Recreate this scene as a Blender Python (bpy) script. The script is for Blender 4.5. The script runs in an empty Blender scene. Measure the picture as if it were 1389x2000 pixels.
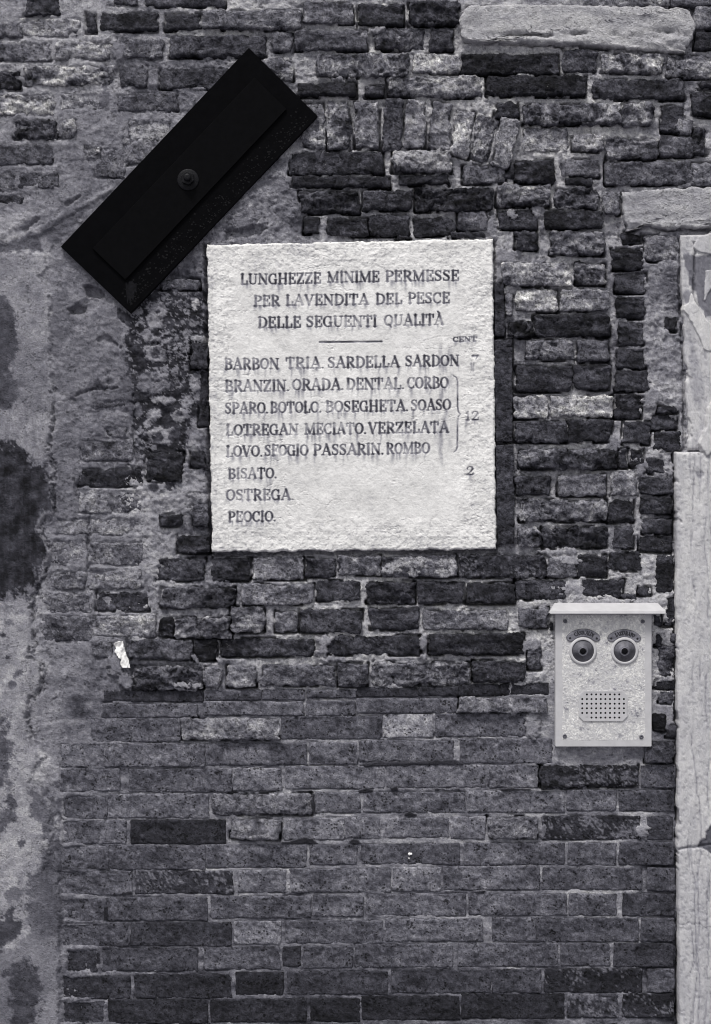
import bpy, math, time
import numpy as np
T0 = time.time()
scene = bpy.context.scene
COL = scene.collection
S = 800.0            # picture pixels of the survey drawing per metre of wall
CZ = 1.75            # height of the drawing's centre above the pavement

# ------------------------------------------------------------------ camera
cam_d = bpy.data.cameras.new('camera')
cam = bpy.data.objects.new('camera', cam_d); COL.objects.link(cam)
cam.location = (0, -4.2, CZ); cam.rotation_euler = (math.radians(90), 0, 0)
cam_d.sensor_fit = 'VERTICAL'; cam_d.sensor_height = 24; cam_d.lens = 24*4.2/2.5
cam_d.clip_start = 0.05; cam_d.clip_end = 500
scene.camera = cam

# ------------------------------------------------------------------ world, sun, exposure
SUN_EL, SUN_AZ = math.radians(62), math.radians(-22)     # azimuth: to the left of the viewing side
w = bpy.data.worlds.new('World'); scene.world = w; w.use_nodes = True
nt = w.node_tree; nt.nodes.clear()
sky = nt.nodes.new('ShaderNodeTexSky'); sky.sky_type = 'NISHITA'; sky.sun_disc = False
sky.sun_elevation = SUN_EL; sky.sun_rotation = math.radians(180) - SUN_AZ
sky.dust_density = 3.0
hs = nt.nodes.new('ShaderNodeHueSaturation'); hs.inputs['Saturation'].default_value = 0.10
bg = nt.nodes.new('ShaderNodeBackground'); bg.inputs['Strength'].default_value = 0.085
wo = nt.nodes.new('ShaderNodeOutputWorld')
nt.links.new(sky.outputs[0], hs.inputs['Color']); nt.links.new(hs.outputs[0], bg.inputs['Color'])
nt.links.new(bg.outputs[0], wo.inputs['Surface'])
sd = bpy.data.lights.new('sun', 'SUN'); sd.energy = 1.5; sd.angle = math.radians(12); sd.color = (1.0, 0.975, 0.94)
sun = bpy.data.objects.new('sun', sd); COL.objects.link(sun)
sun.rotation_euler = (math.radians(90) - SUN_EL, 0, SUN_AZ)
sun.location = (-2, -4, 6)
scene.view_settings.view_transform = 'Standard'; scene.view_settings.look = 'None'
scene.view_settings.gamma = 1; scene.view_settings.use_curve_mapping = False
scene.view_settings.exposure = 0.76
scene.render.engine = 'CYCLES'; scene.cycles.pixel_filter_type = 'BLACKMAN_HARRIS'; scene.cycles.filter_width = 1.05

# ------------------------------------------------------------------ numeric helpers
_r = np.random.default_rng(11)
TAB = _r.random((256, 256)).astype(np.float32)
def vn(x, y, seed=0):
    x = np.asarray(x, np.float32) + seed*17.31; y = np.asarray(y, np.float32) + seed*9.77
    xi = np.floor(x).astype(np.int64); yi = np.floor(y).astype(np.int64)
    fx = x-xi; fy = y-yi; fx = fx*fx*(3-2*fx); fy = fy*fy*(3-2*fy)
    a = TAB[yi & 255, xi & 255]; b = TAB[yi & 255, (xi+1) & 255]
    c = TAB[(yi+1) & 255, xi & 255]; d = TAB[(yi+1) & 255, (xi+1) & 255]
    return (a*(1-fx)+b*fx)*(1-fy) + (c*(1-fx)+d*fx)*fy
def fbm(x, y, octv=4, seed=0, gain=0.5):
    s = 0; a = 1; t = 0; f = 1
    for o in range(octv):
        s = s + a*(vn(x*f, y*f, seed+o*3)*2-1); t += a; a *= gain; f *= 2.03
    return s/t*1.6
def ridge(x, y, octv=4, seed=0, gain=0.55):
    s = 0; a = 1; t = 0; f = 1
    for o in range(octv):
        s = s + a*(1-np.abs(vn(x*f, y*f, seed+o*3)*2-1)*2); t += a; a *= gain; f *= 2.1
    return s/t
def sstep(a, b, x):
    t = np.clip((x-a)/(b-a), 0, 1); return t*t*(3-2*t)
def poly_sdf(pts, X, Y):
    """signed distance to a polygon, negative inside"""
    P = np.array(pts, float); n = len(P)
    d = np.full(X.shape, 1e18); ins = np.zeros(X.shape, bool)
    for i in range(n):
        x0, y0 = P[i]; x1, y1 = P[(i+1) % n]
        ex, ey = x1-x0, y1-y0; L = ex*ex+ey*ey+1e-9
        t = np.clip(((X-x0)*ex+(Y-y0)*ey)/L, 0, 1)
        d = np.minimum(d, (X-x0-t*ex)**2 + (Y-y0-t*ey)**2)
        c = ((y0 > Y) != (y1 > Y)) & (X < (x1-x0)*(Y-y0)/((y1-y0) if abs(y1-y0) > 1e-9 else 1e-9)+x0)
        ins ^= c
    d = np.sqrt(d); return np.where(ins, -d, d)
def tone_rgb(t):
    """grey of the surface as the eye reads it (0-255) -> albedo; darks lean violet, lights lean cream"""
    t = np.clip(np.asarray(t, np.float64), 4, 250); a = (t/255.0)**2.2
    k = np.clip(t/210.0, 0, 1)
    return np.stack([a*(0.945+0.075*k), a*(0.94+0.065*k), a*(1.29-0.30*k)], -1)

# ------------------------------------------------------------------ mesh helpers
def to_world(px, py, h, o=(0, 0, 0)):
    return np.stack([(px-694.5)/S-o[0], -h-o[1], CZ+(1000-py)/S-o[2]], -1)
def raw_mesh(name, V, F, rgb=None, smooth=True):
    me = bpy.data.meshes.new(name)
    V = np.ascontiguousarray(V.reshape(-1, 3), np.float32); F = np.ascontiguousarray(F, np.int32)
    k = F.shape[1]
    me.vertices.add(len(V)); me.vertices.foreach_set('co', V.ravel())
    me.loops.add(F.size); me.loops.foreach_set('vertex_index', F.ravel())
    me.polygons.add(len(F)); me.polygons.foreach_set('loop_start', np.arange(len(F), dtype=np.int32)*k)
    me.polygons.foreach_set('loop_total', np.full(len(F), k, np.int32))
    me.polygons.foreach_set('use_smooth', np.full(len(F), smooth, bool))
    me.update(calc_edges=True)
    if rgb is not None:
        at = me.attributes.new('col', 'FLOAT_COLOR', 'POINT')
        c = np.ones((len(V), 4), np.float32); c[:, :3] = rgb.reshape(-1, 3)
        at.data.foreach_set('color', c.ravel())
    return me
def grid_faces(nr, nc, mask=None):
    i = np.arange(nr*nc).reshape(nr, nc)
    F = np.stack([i[:-1, :-1], i[1:, :-1], i[1:, 1:], i[:-1, 1:]], -1)
    F = F[mask] if mask is not None else F.reshape(-1, 4)
    return F
def link(name, me, mat, parent=None, loc=(0, 0, 0)):
    o = bpy.data.objects.new(name, me); COL.objects.link(o)
    o.location = loc
    if mat is not None: me.materials.append(mat)
    if parent is not None: o.parent = parent
    return o
def thing(name, label, cat, group=None):
    o = bpy.data.objects.new(name, None); COL.objects.link(o)
    o.empty_display_size = 0.1
    o['label'] = label; o['category'] = cat; o['kind'] = 'thing'
    if group: o['group'] = group
    return o
def py_mesh(name, verts, faces, smooth=False, bevel=0.0):
    me = bpy.data.meshes.new(name); me.from_pydata(verts, [], faces); me.update()
    import bmesh
    bm = bmesh.new(); bm.from_mesh(me)
    bmesh.ops.recalc_face_normals(bm, faces=bm.faces)
    if bevel > 0:
        bmesh.ops.bevel(bm, geom=[e for e in bm.edges if e.calc_face_angle(0) > 0.5], offset=bevel, segments=2, affect='EDGES', profile=0.6)
    for f in bm.faces: f.smooth = smooth
    bm.to_mesh(me); bm.free(); return me
def prism(name, pts, h0, h1, bevel=0.0, smooth=False, top_inset=0.0):
    """outline in drawing pixels pushed out of the wall from depth h0 to h1 (metres)"""
    n = len(pts); cx = sum(p[0] for p in pts)/n; cy = sum(p[1] for p in pts)/n
    V = []
    for h, k in ((h0, 0), (h1, top_inset)):
        for x, y in pts:
            L = math.hypot(x-cx, y-cy)+1e-9; q = 1-k/L
            xx = cx+(x-cx)*q; yy = cy+(y-cy)*q
            V.append(((xx-694.5)/S, -h, CZ+(1000-yy)/S))
    F = [tuple(range(n)), tuple(range(2*n-1, n-1, -1))] + [(i, (i+1) % n, n+(i+1) % n, n+i) for i in range(n)]
    return py_mesh(name, V, F, smooth, bevel)
def lathe(name, cx, cy, prof, seg=32, smooth=True):
    """rings of (radius px, depth m) about an axis square to the wall; the last ring is closed"""
    V = []; F = []
    for r, h in prof:
        for k in range(seg):
            a = 2*math.pi*k/seg
            V.append(((cx+r*math.cos(a)-694.5)/S, -h, CZ+(1000-cy+r*math.sin(a))/S))
    for j in range(len(prof)-1):
        for k in range(seg):
            F.append((j*seg+k, j*seg+(k+1) % seg, (j+1)*seg+(k+1) % seg, (j+1)*seg+k))
    F.append(tuple((len(prof)-1)*seg+k for k in range(seg)))
    F.append(tuple(reversed(range(seg))))
    return py_mesh(name, V, F, smooth)

# ------------------------------------------------------------------ materials
def mat_stone(name, fine=420., bump=0.5, rough=0.9, contrast=0.5, pits=0.0, specks=0.0, spec=0.25, stretch=(1, 1, 1), mid=60., bdist=0.004):
    m = bpy.data.materials.new(name); m.use_nodes = True; t = m.node_tree; N = t.nodes; L = t.links
    b = N['Principled BSDF']; b.inputs['Roughness'].default_value = rough
    b.inputs['Specular IOR Level'].default_value = spec
    at = N.new('ShaderNodeAttribute'); at.attribute_name = 'col'
    geo = N.new('ShaderNodeNewGeometry')
    mp = N.new('ShaderNodeMapping'); mp.inputs['Scale'].default_value = stretch
    L.new(geo.outputs['Position'], mp.inputs['Vector'])
    def noise(sc, det, ro=0.6, dist=0.0):
        n = N.new('ShaderNodeTexNoise'); n.inputs['Scale'].default_value = sc; n.inputs['Detail'].default_value = det
        n.inputs['Roughness'].default_value = ro; n.inputs['Distortion'].default_value = dist
        L.new(mp.outputs[0], n.inputs['Vector']); return n.outputs['Fac']
    def math_(op, a, b_=None, c=None):
        n = N.new('ShaderNodeMath'); n.operation = op
        for i, v in enumerate((a, b_, c)):
            if v is None: continue
            if isinstance(v, (int, float)): n.inputs[i].default_value = v
            else: L.new(v, n.inputs[i])
        return n.outputs[0]
    n1 = noise(fine, 4, 0.7); n2 = noise(mid, 6, 0.65, 0.6)
    s = math_('ADD', math_('MULTIPLY', math_('SUBTRACT', n1, 0.5), 2.6*contrast), math_('MULTIPLY', math_('SUBTRACT', n2, 0.5), 3.0*contrast))
    fac = math_('MAXIMUM', math_('ADD', s, 1.0), 0.15)
    hgt = math_('ADD', math_('MULTIPLY', n1, 0.45), n2)
    if pits > 0:
        v = N.new('ShaderNodeTexVoronoi'); v.inputs['Scale'].default_value = 130; L.new(geo.outputs['Position'], v.inputs['Vector'])
        pm = noise(34., 2)
        thr = math_('MULTIPLY', math_('MAXIMUM', math_('SUBTRACT', pm, 0.39), 0.0), 1.5)
        pit = math_('MINIMUM', math_('MULTIPLY', math_('MAXIMUM', math_('SUBTRACT', thr, v.outputs['Distance']), 0.0), 12.0), 1.0)
        fac = math_('MULTIPLY', fac, math_('SUBTRACT', 1.0, math_('MULTIPLY', pit, 0.72*pits)))  # pits darkened in colour too, standing in for the shade inside them
        hgt = math_('SUBTRACT', hgt, math_('MULTIPLY', pit, 1.6*pits))
    mul = N.new('ShaderNodeVectorMath'); mul.operation = 'SCALE'
    L.new(at.outputs['Color'], mul.inputs[0]); L.new(fac, mul.inputs['Scale'])
    out = mul.outputs[0]
    if specks > 0:
        v2 = N.new('ShaderNodeTexVoronoi'); v2.inputs['Scale'].default_value = 210; L.new(geo.outputs['Position'], v2.inputs['Vector'])
        pm2 = noise(11., 4, 0.7)
        thr2 = math_('MULTIPLY', math_('MAXIMUM', math_('SUBTRACT', pm2, 0.56), 0.0), 1.9)
        sp = math_('MINIMUM', math_('MULTIPLY', math_('MAXIMUM', math_('SUBTRACT', thr2, v2.outputs['Distance']), 0.0), 9.0), 1.0)
        mx = N.new('ShaderNodeMix'); mx.data_type = 'RGBA'; L.new(math_('MULTIPLY', sp, specks), mx.inputs['Factor'])
        L.new(out, mx.inputs['A']); mx.inputs['B'].default_value = (0.42, 0.41, 0.41, 1); out = mx.outputs['Result']
    L.new(out, b.inputs['Base Color'])
    bp = N.new('ShaderNodeBump'); bp.inputs['Strength'].default_value = bump; bp.inputs['Distance'].default_value = bdist
    L.new(hgt, bp.inputs['Height']); L.new(bp.outputs[0], b.inputs['Normal'])
    return m
def mat_plain(name, tone, rough=0.5, metal=0.0, spec=0.4, var=0.25, sc=60., bump=0.15, rgb=None):
    m = bpy.data.materials.new(name); m.use_nodes = True; t = m.node_tree; N = t.nodes; L = t.links
    b = N['Principled BSDF']; b.inputs['Metallic'].default_value = metal; b.inputs['Specular IOR Level'].default_value = spec
    c = rgb if rgb else tuple(tone_rgb(tone))
    geo = N.new('ShaderNodeNewGeometry')
    n = N.new('ShaderNodeTexNoise'); n.inputs['Scale'].default_value = sc; n.inputs['Detail'].default_value = 7; n.inputs['Roughness'].default_value = 0.65
    L.new(geo.outputs['Position'], n.inputs['Vector'])
    mr = N.new('ShaderNodeMapRange'); mr.inputs['To Min'].default_value = 1-var*1.6; mr.inputs['To Max'].default_value = 1+var*1.6
    L.new(n.outputs['Fac'], mr.inputs['Value'])
    v = N.new('ShaderNodeVectorMath'); v.operation = 'SCALE'; v.inputs[0].default_value = c[:3]
    L.new(mr.outputs[0], v.inputs['Scale']); L.new(v.outputs[0], b.inputs['Base Color'])
    r = N.new('ShaderNodeMapRange'); r.inputs['To Min'].default_value = max(rough-0.15, 0.05); r.inputs['To Max'].default_value = min(rough+0.15, 1)
    L.new(n.outputs['Fac'], r.inputs['Value']); L.new(r.outputs[0], b.inputs['Roughness'])
    bp = N.new('ShaderNodeBump'); bp.inputs['Strength'].default_value = bump; bp.inputs['Distance'].default_value = 0.002
    L.new(n.outputs['Fac'], bp.inputs['Height']); L.new(bp.outputs[0], b.inputs['Normal'])
    return m
M_smooth = mat_stone('brick_smooth', 300., 0.9, 0.92, 0.85, pits=1.0, specks=0.55, mid=120.)
M_rough = mat_stone('brick_weathered', 280., 1.0, 0.92, 0.95, pits=0.5, specks=0.5, mid=95., bdist=0.008)
M_mortar = mat_stone('mortar', 330., 1.0, 0.95, 0.46, pits=0.35, specks=0.25, mid=130., bdist=0.004)
M_slab = mat_stone('istrian_stone', 330., 1.0, 0.85, 0.40, stretch=(0.8, 1, 1), mid=110., bdist=0.006, pits=.3)
M_jamb = mat_stone('jamb_marble', 320., 0.7, 0.75, 0.20, stretch=(1, 1, 0.5), mid=80., bdist=0.004)
M_plaque = mat_stone('plaque_stone', 300., 0.5, 0.8, 0.15, mid=110., bdist=0.003, spec=0.15)
M_pebble = mat_stone('hammered_metal', 420., 0.8, 0.6, 0.30, mid=260., bdist=0.003, spec=0.3)
M_ground = mat_stone('paving', 60., 0.6, 0.85, 0.25, mid=8.)

# ------------------------------------------------------------------ the bricks, surveyed one by one
# (x0, y0, x1, y1, tone[, style]); style s smooth, r worn, v much eroded; L lime patches, W white specks
B = []
def add(txt, dstyle):
    for ln in txt.replace('\n', ';').split(';'):
        ln = ln.strip()
        if not ln: continue
        p = ln.split(); v = [float(q) for q in p[:5]]
        B.append((v[0], v[1], v[2], v[3], v[4], p[5] if len(p) > 5 else dstyle))
add('''203 1349 398 1371 45; 401 1348 509 1367 58; 511 1347 594 1367 60; 599 1347 695 1364 62; 698 1343 815 1361 48; 817 1341 894 1359 46; 896 1336 996 1358 42; 998 1334 1071 1357 42
202 1375 385 1401 66; 398 1370 592 1397 68; 598 1369 694 1397 68; 698 1364 892 1393 64; 895 1362 1069 1391 85 r
178 1404 352 1449 66; 356 1402 546 1445 104 r; 549 1399 745 1443 60; 749 1396 846 1440 108; 850 1394 1033 1438 70
119 1453 203 1497 74; 206 1453 400 1497 72; 403 1452 599 1494 66; 603 1450 697 1492 76; 702 1447 887 1487 72; 898 1443 1078 1490 68
1260 1447 1312 1490 48 r
119 1502 234 1545 70; 254 1502 452 1546 68; 455 1500 549 1544 80; 558 1497 750 1540 74; 756 1495 948 1538 78; 956 1495 1051 1538 80; 1054 1494 1246 1538 36 rW; 1253 1495 1319 1538 60
122 1553 210 1600 66; 212 1551 408 1597 74; 414 1550 607 1592 86 r; 616 1548 704 1588 74; 711 1548 908 1587 74; 914 1545 1103 1587 78; 1108 1543 1203 1583 70; 1209 1543 1316 1584 58
122 1603 246 1648 70; 256 1602 441 1648 38; 450 1597 547 1640 90 r; 553 1598 673 1640 86; 675 1597 743 1637 80; 752 1597 876 1636 78; 880 1595 948 1638 82; 952 1594 1050 1638 80 r; 1058 1594 1250 1640 38 W; 1264 1595 1314 1640 50
119 1652 212 1698 66; 214 1652 400 1698 58; 405 1650 599 1694 68; 605 1650 697 1689 68; 706 1648 898 1688 60; 907 1646 1103 1689 68; 1109 1646 1204 1689 70; 1209 1645 1315 1689 56
114 1702 258 1748 68; 264 1701 455 1746 46 W; 465 1700 558 1743 78; 567 1697 763 1742 70; 768 1694 861 1740 90; 866 1692 1054 1738 70; 1060 1695 1254 1738 58; 1265 1696 1318 1740 60
121 1755 210 1799 64; 212 1753 405 1797 58; 412 1750 607 1793 62; 612 1749 709 1789 72; 716 1746 909 1788 70; 916 1746 1107 1788 72; 1112 1746 1204 1788 58 W; 1216 1746 1316 1789 50
122 1804 250 1849 58; 257 1802 452 1847 48; 459 1799 549 1843 94; 558 1798 747 1842 66; 754 1795 943 1839 74; 962 1792 1046 1838 66; 1049 1793 1247 1839 58; 1252 1793 1317 1839 55
132 1854 190 1898 48; 199 1852 387 1897 52; 400 1849 547 1894 62; 553 1849 587 1888 44; 593 1848 689 1890 60; 694 1844 885 1889 62; 895 1842 1089 1888 66; 1096 1842 1191 1886 62; 1199 1843 1316 1888 50
122 1905 254 1950 44; 264 1903 453 1949 42; 460 1899 554 1943 38; 561 1897 757 1942 48; 765 1893 959 1939 50; 962 1893 1056 1938 54; 1064 1892 1253 1938 38 W; 1264 1893 1316 1938 60
121 1955 204 1999 46; 211 1952 405 1998 40; 411 1951 599 1996 40; 606 1950 704 1996 34; 707 1945 898 1992 38; 901 1941 1102 1989 38; 1108 1942 1207 1987 48 W; 1215 1941 1316 1987 38 W
''', 's')
add('''306 1090 400 1136 54; 414 1090 490 1135 46; 493 1086 594 1132 92; 596 1090 657 1127 48; 660 1084 742 1123 96; 745 1085 892 1128 62 L; 896 1083 1066 1128 44 W; 1069 1089 1128 1128 76; 1128 1083 1184 1127 44; 1186 1078 1249 1115 40; 1283 1082 1314 1157 40
189 1155 290 1194 46; 314 1146 457 1187 55 v; 472 1139 612 1181 94; 617 1134 707 1175 54; 717 1134 810 1179 40 v; 815 1134 908 1180 46; 912 1140 1007 1181 38; 1008 1130 1103 1172 48; 1134 1132 1219 1168 48; 1247 1145 1271 1164 44; 1215 1158 1244 1173 60; 1299 1165 1321 1225 44
176 1200 305 1246 104; 312 1206 340 1244 34; 343 1206 450 1248 74 v; 452 1187 518 1236 80 v; 536 1193 582 1236 82; 584 1190 707 1235 50; 722 1185 819 1231 48; 826 1191 992 1231 86; 1013 1187 1071 1227 76
182 1253 222 1287 78; 248 1250 376 1287 60; 377 1250 424 1289 30; 432 1246 616 1283 50; 640 1242 821 1280 50; 838 1238 1024 1280 38; 1028 1264 1058 1310 58 v
258 1301 396 1347 66 v; 398 1300 434 1346 76; 440 1300 502 1344 96; 512 1298 657 1341 70 r; 661 1294 718 1342 64; 727 1293 916 1338 80 v; 921 1290 1027 1332 42
1274 1199 1294 1224 48; 1278 1235 1293 1264 44; 1308 1234 1321 1252 50; 1282 1262 1320 1323 58 v; 1279 1326 1321 1346 32; 1286 1349 1318 1374 68; 1274 1393 1299 1431 30; 1300 1416 1321 1441 46; 1069 1214 1079 1229 40
970 363 1076 404 90 v; 1083 367 1168 408 64 v; 1062 411 1177 448 42; 974 411 1047 449 48; 1074 452 1181 499 80 v; 1006 452 1050 489 56 v
978 514 1114 559 124; 1124 512 1184 557 86 v
1007 566 1089 609 158; 1093 565 1188 607 114; 988 576 1002 617 92
990 628 1039 660 40 v; 1043 615 1189 658 42; 1026 664 1120 703 78 v; 1123 664 1191 706 66
1006 716 1114 766 48; 1121 713 1191 762 48; 1003 772 1068 817 138; 1075 771 1198 815 150
1004 823 1106 864 56; 1110 819 1195 864 46; 1012 875 1205 916 60 v
1006 929 1078 968 40; 1088 926 1182 968 86; 1012 976 1184 1019 80 v; 1011 1029 1056 1067 92 v; 1059 1029 1188 1071 46 v
1215 457 1254 476 34; 1196 484 1256 526 34; 1201 534 1263 573 48; 1204 580 1263 624 42; 1204 628 1260 676 46; 1205 680 1260 721 48; 1202 725 1267 765 48; 1202 769 1255 817 40; 1216 822 1271 868 48; 1208 876 1228 914 48; 1230 875 1260 913 46
1192 921 1244 970 102; 1188 977 1240 1022 36; 1197 1027 1240 1071 54
1260 894 1300 925 42; 1249 933 1314 967 42; 1251 969 1312 1004 42; 1254 1012 1314 1044 46; 1250 1047 1314 1078 40; 1272 810 1323 842 42; 1281 842 1333 879 42; 1284 793 1322 807 42; 1297 617 1322 648 36; 1260 459 1326 512 100
221 -12 268 12 52; 284 -22 439 14 58; 49 -14 118 32 52; 199 24 308 61 42; 322 28 391 60 42; 169 27 187 66 46; 42 37 156 74 110; -40 43 40 77 84
396 20 588 58 82 r; 595 6 692 46 82; 698 8 790 52 34; 799 2 896 49 44 v
-60 83 101 119 80; 106 82 218 119 114; 226 77 319 115 82; 331 70 520 112 56; 529 60 571 101 76; 573 60 717 99 62; 730 55 829 97 62 v; 841 54 883 99 50
-40 139 43 176 42 v; 45 129 227 169 114 v; 233 130 288 171 54; 310 133 450 175 54; 511 112 572 158 80 v; 619 104 797 150 96 v; 804 105 899 142 132
-30 183 108 225 110 v; 119 181 204 218 98; 230 181 349 219 64; 584 162 696 189 38; 712 167 752 190 44; 756 150 941 190 94 v
25 233 113 274 62 v; 116 234 146 272 80 v; 249 236 335 277 72 L; -80 282 107 323 60; 161 283 202 319 84 v; 188 290 248 348 82; 240 267 310 323 88
-30 335 32 374 78; 36 337 118 368 68; -60 379 47 399 50
966 201 1013 231 50; 565 296 750 342 46; 766 293 880 337 96 vL; 904 321 985 359 74; 568 345 761 367 38; 779 341 877 362 40; 984 334 1005 351 44
586 376 700 418 46 v; 709 373 804 411 50; 813 367 964 412 38 v; 594 425 624 458 44; 637 425 718 460 36; 721 419 801 461 44; 804 425 889 460 38; 893 414 952 451 72; 878 453 948 465 46; 772 457 801 467 48
1143 -16 1306 14 95; 1310 -20 1400 14 70; 1355 13 1430 57 90; 1359 60 1440 97 40; 903 105 1092 146 34; 1098 98 1168 143 60; 1173 104 1294 143 116 v; 1301 109 1389 152 100 v
950 149 1143 189 34; 1156 154 1338 194 50; 1364 159 1440 175 44; 1351 181 1440 229 38; 1022 203 1211 244 74 v; 1214 203 1274 248 78 v; 1291 206 1338 259 42; 1323 235 1354 262 94; 1351 250 1379 302 48 v
1022 250 1110 297 112; 1118 262 1181 296 120; 1183 267 1283 311 70 v; 1287 267 1353 306 66; 1006 313 1082 360 34; 1094 311 1172 346 74; 1102 348 1154 362 44; 1180 314 1350 362 70; 1349 318 1430 364 86; 1178 373 1210 420 94
153 916 279 951 42; 176 780 252 807 54; 202 835 252 857 74; 158 858 263 901 80; 155 954 281 1003 94; 112 1011 173 1045 90; 176 1009 277 1045 100; 99 1055 169 1107 88; 176 1058 281 1104 92; 175 1112 281 1150 100; 97 1113 169 1153 80; 81 1157 180 1200 88; 84 1204 178 1254 76
374 669 407 720 46; 390 725 407 800 42; 389 780 410 832 42; 284 882 358 942 40; 372 883 403 914 46; 374 983 408 1030 60; 348 1046 408 1081 38; 314 1004 359 1028 40; 313 545 392 566 76
''', 'r')
# quads and odd shapes: (points, tone, style, name)
Q = [
 ([(592,203),(631,200),(633,293),(590,288)], 80, 'v', 'voussoir'),
 ([(640,197),(684,202),(685,292),(639,292)], 74, 'v', 'voussoir'),
 ([(694,199),(742,201),(739,290),(693,288)], 80, 'r', 'voussoir'),
 ([(752,192),(788,196),(784,292),(746,296)], 54, 'r', 'voussoir'),
 ([(794,195),(831,198),(829,288),(787,288)], 100, 'r', 'voussoir'),
 ([(846,197),(882,202),(876,298),(834,288)], 74, 'r', 'voussoir'),
 ([(890,213),(928,219),(915,310),(880,300)], 122, 'r', 'voussoir'),
 ([(933,222),(974,230),(953,319),(921,307)], 84, 'v', 'voussoir'),
 ([(978,231),(1017,239),(991,332),(959,325)], 90, 'r', 'voussoir'),
 ([(900,32),(911,14),(1000,12),(1105,13),(1285,17),(1342,22),(1357,50),(1353,80),(1332,103),(1267,101),(1159,92),(1090,89),(997,84),(907,84),(896,54)], 146, 'S', 'stone_block'),
 ([(1216,378),(1300,370),(1440,364),(1440,447),(1330,447),(1303,450),(1265,441),(1221,453)], 136, 'S', 'stone_block'),
 ([(966,555),(984,552),(985,657),(967,657)], 56, 'e', 'edge_brick'),
 ([(966,665),(1000,663),(1001,863),(968,863)], 56, 'e', 'edge_brick'),
 ([(969,870),(1003,869),(1004,1062),(971,1064)], 58, 'e', 'edge_brick'),
 ([(1330,460),(1334,460)], 0, '', ''),
]
Q = [q for q in Q if q[2]]
rng = np.random.default_rng(5)
bricks = []
for (x0, y0, x1, y1, tone, st) in B:
    if 's' in st or (y0 > 1340 and 'r' not in st and 'v' not in st): st = st.replace('s', '')+'s'
    elif 'v' not in st and 'r' not in st: st += 'r'
    tone = float(np.interp(tone, [30, 42, 50, 60, 80, 100, 125, 150, 170], [34, 52, 65, 82, 104, 122, 145, 165, 180] if y0 > 1345 else [37, 51, 62, 80, 107, 130, 155, 172, 184]))
    if 's' not in st: x0 += .6; x1 -= .6; y0 += .7; y1 -= .7
    if 's' in st: x0 -= .8; x1 += .8; y0 -= .6; y1 += .6
    j = 1.0 if 's' in st else 2.6
    jj = rng.uniform(-j, j, 8)
    pts = [(x0+jj[0], y0+jj[1]*.6), (x1+jj[2], y0+jj[3]*.6), (x1+jj[4], y1+jj[5]*.6), (x0+jj[6], y1+jj[7]*.6)]
    bricks.append([pts, tone, st, 'brick'])
for pts, tone, st, nm in Q: bricks.append([pts, (float(np.interp(tone, [54, 74, 100, 122], [70, 110, 150, 170])) if nm == 'voussoir' else tone*1.08), st, nm])

# ------------------------------------------------------------------ wall sheet: mortar and render
PL = [(405, 479), (962, 467), (969, 1073), (415, 1078)]            # plaque
def axis(lo, a, b, hi, step):
    mid = np.arange(a, b+step, step); out = []
    v = a; s = step
    left = []
    while v > lo: s = min(s*1.25, 40); v -= s; left.append(v)
    v = mid[-1]; s = step; right = []
    while v < hi: s = min(s*1.25, 40); v += s; right.append(v)
    return np.array(left[::-1]+list(mid)+right)
gx = axis(-1100, -25, 1345, 1900, 2.2); gy = axis(-500, -25, 2015, 2400, 2.2)
GX, GY = np.meshgrid(gx, gy)
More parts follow.
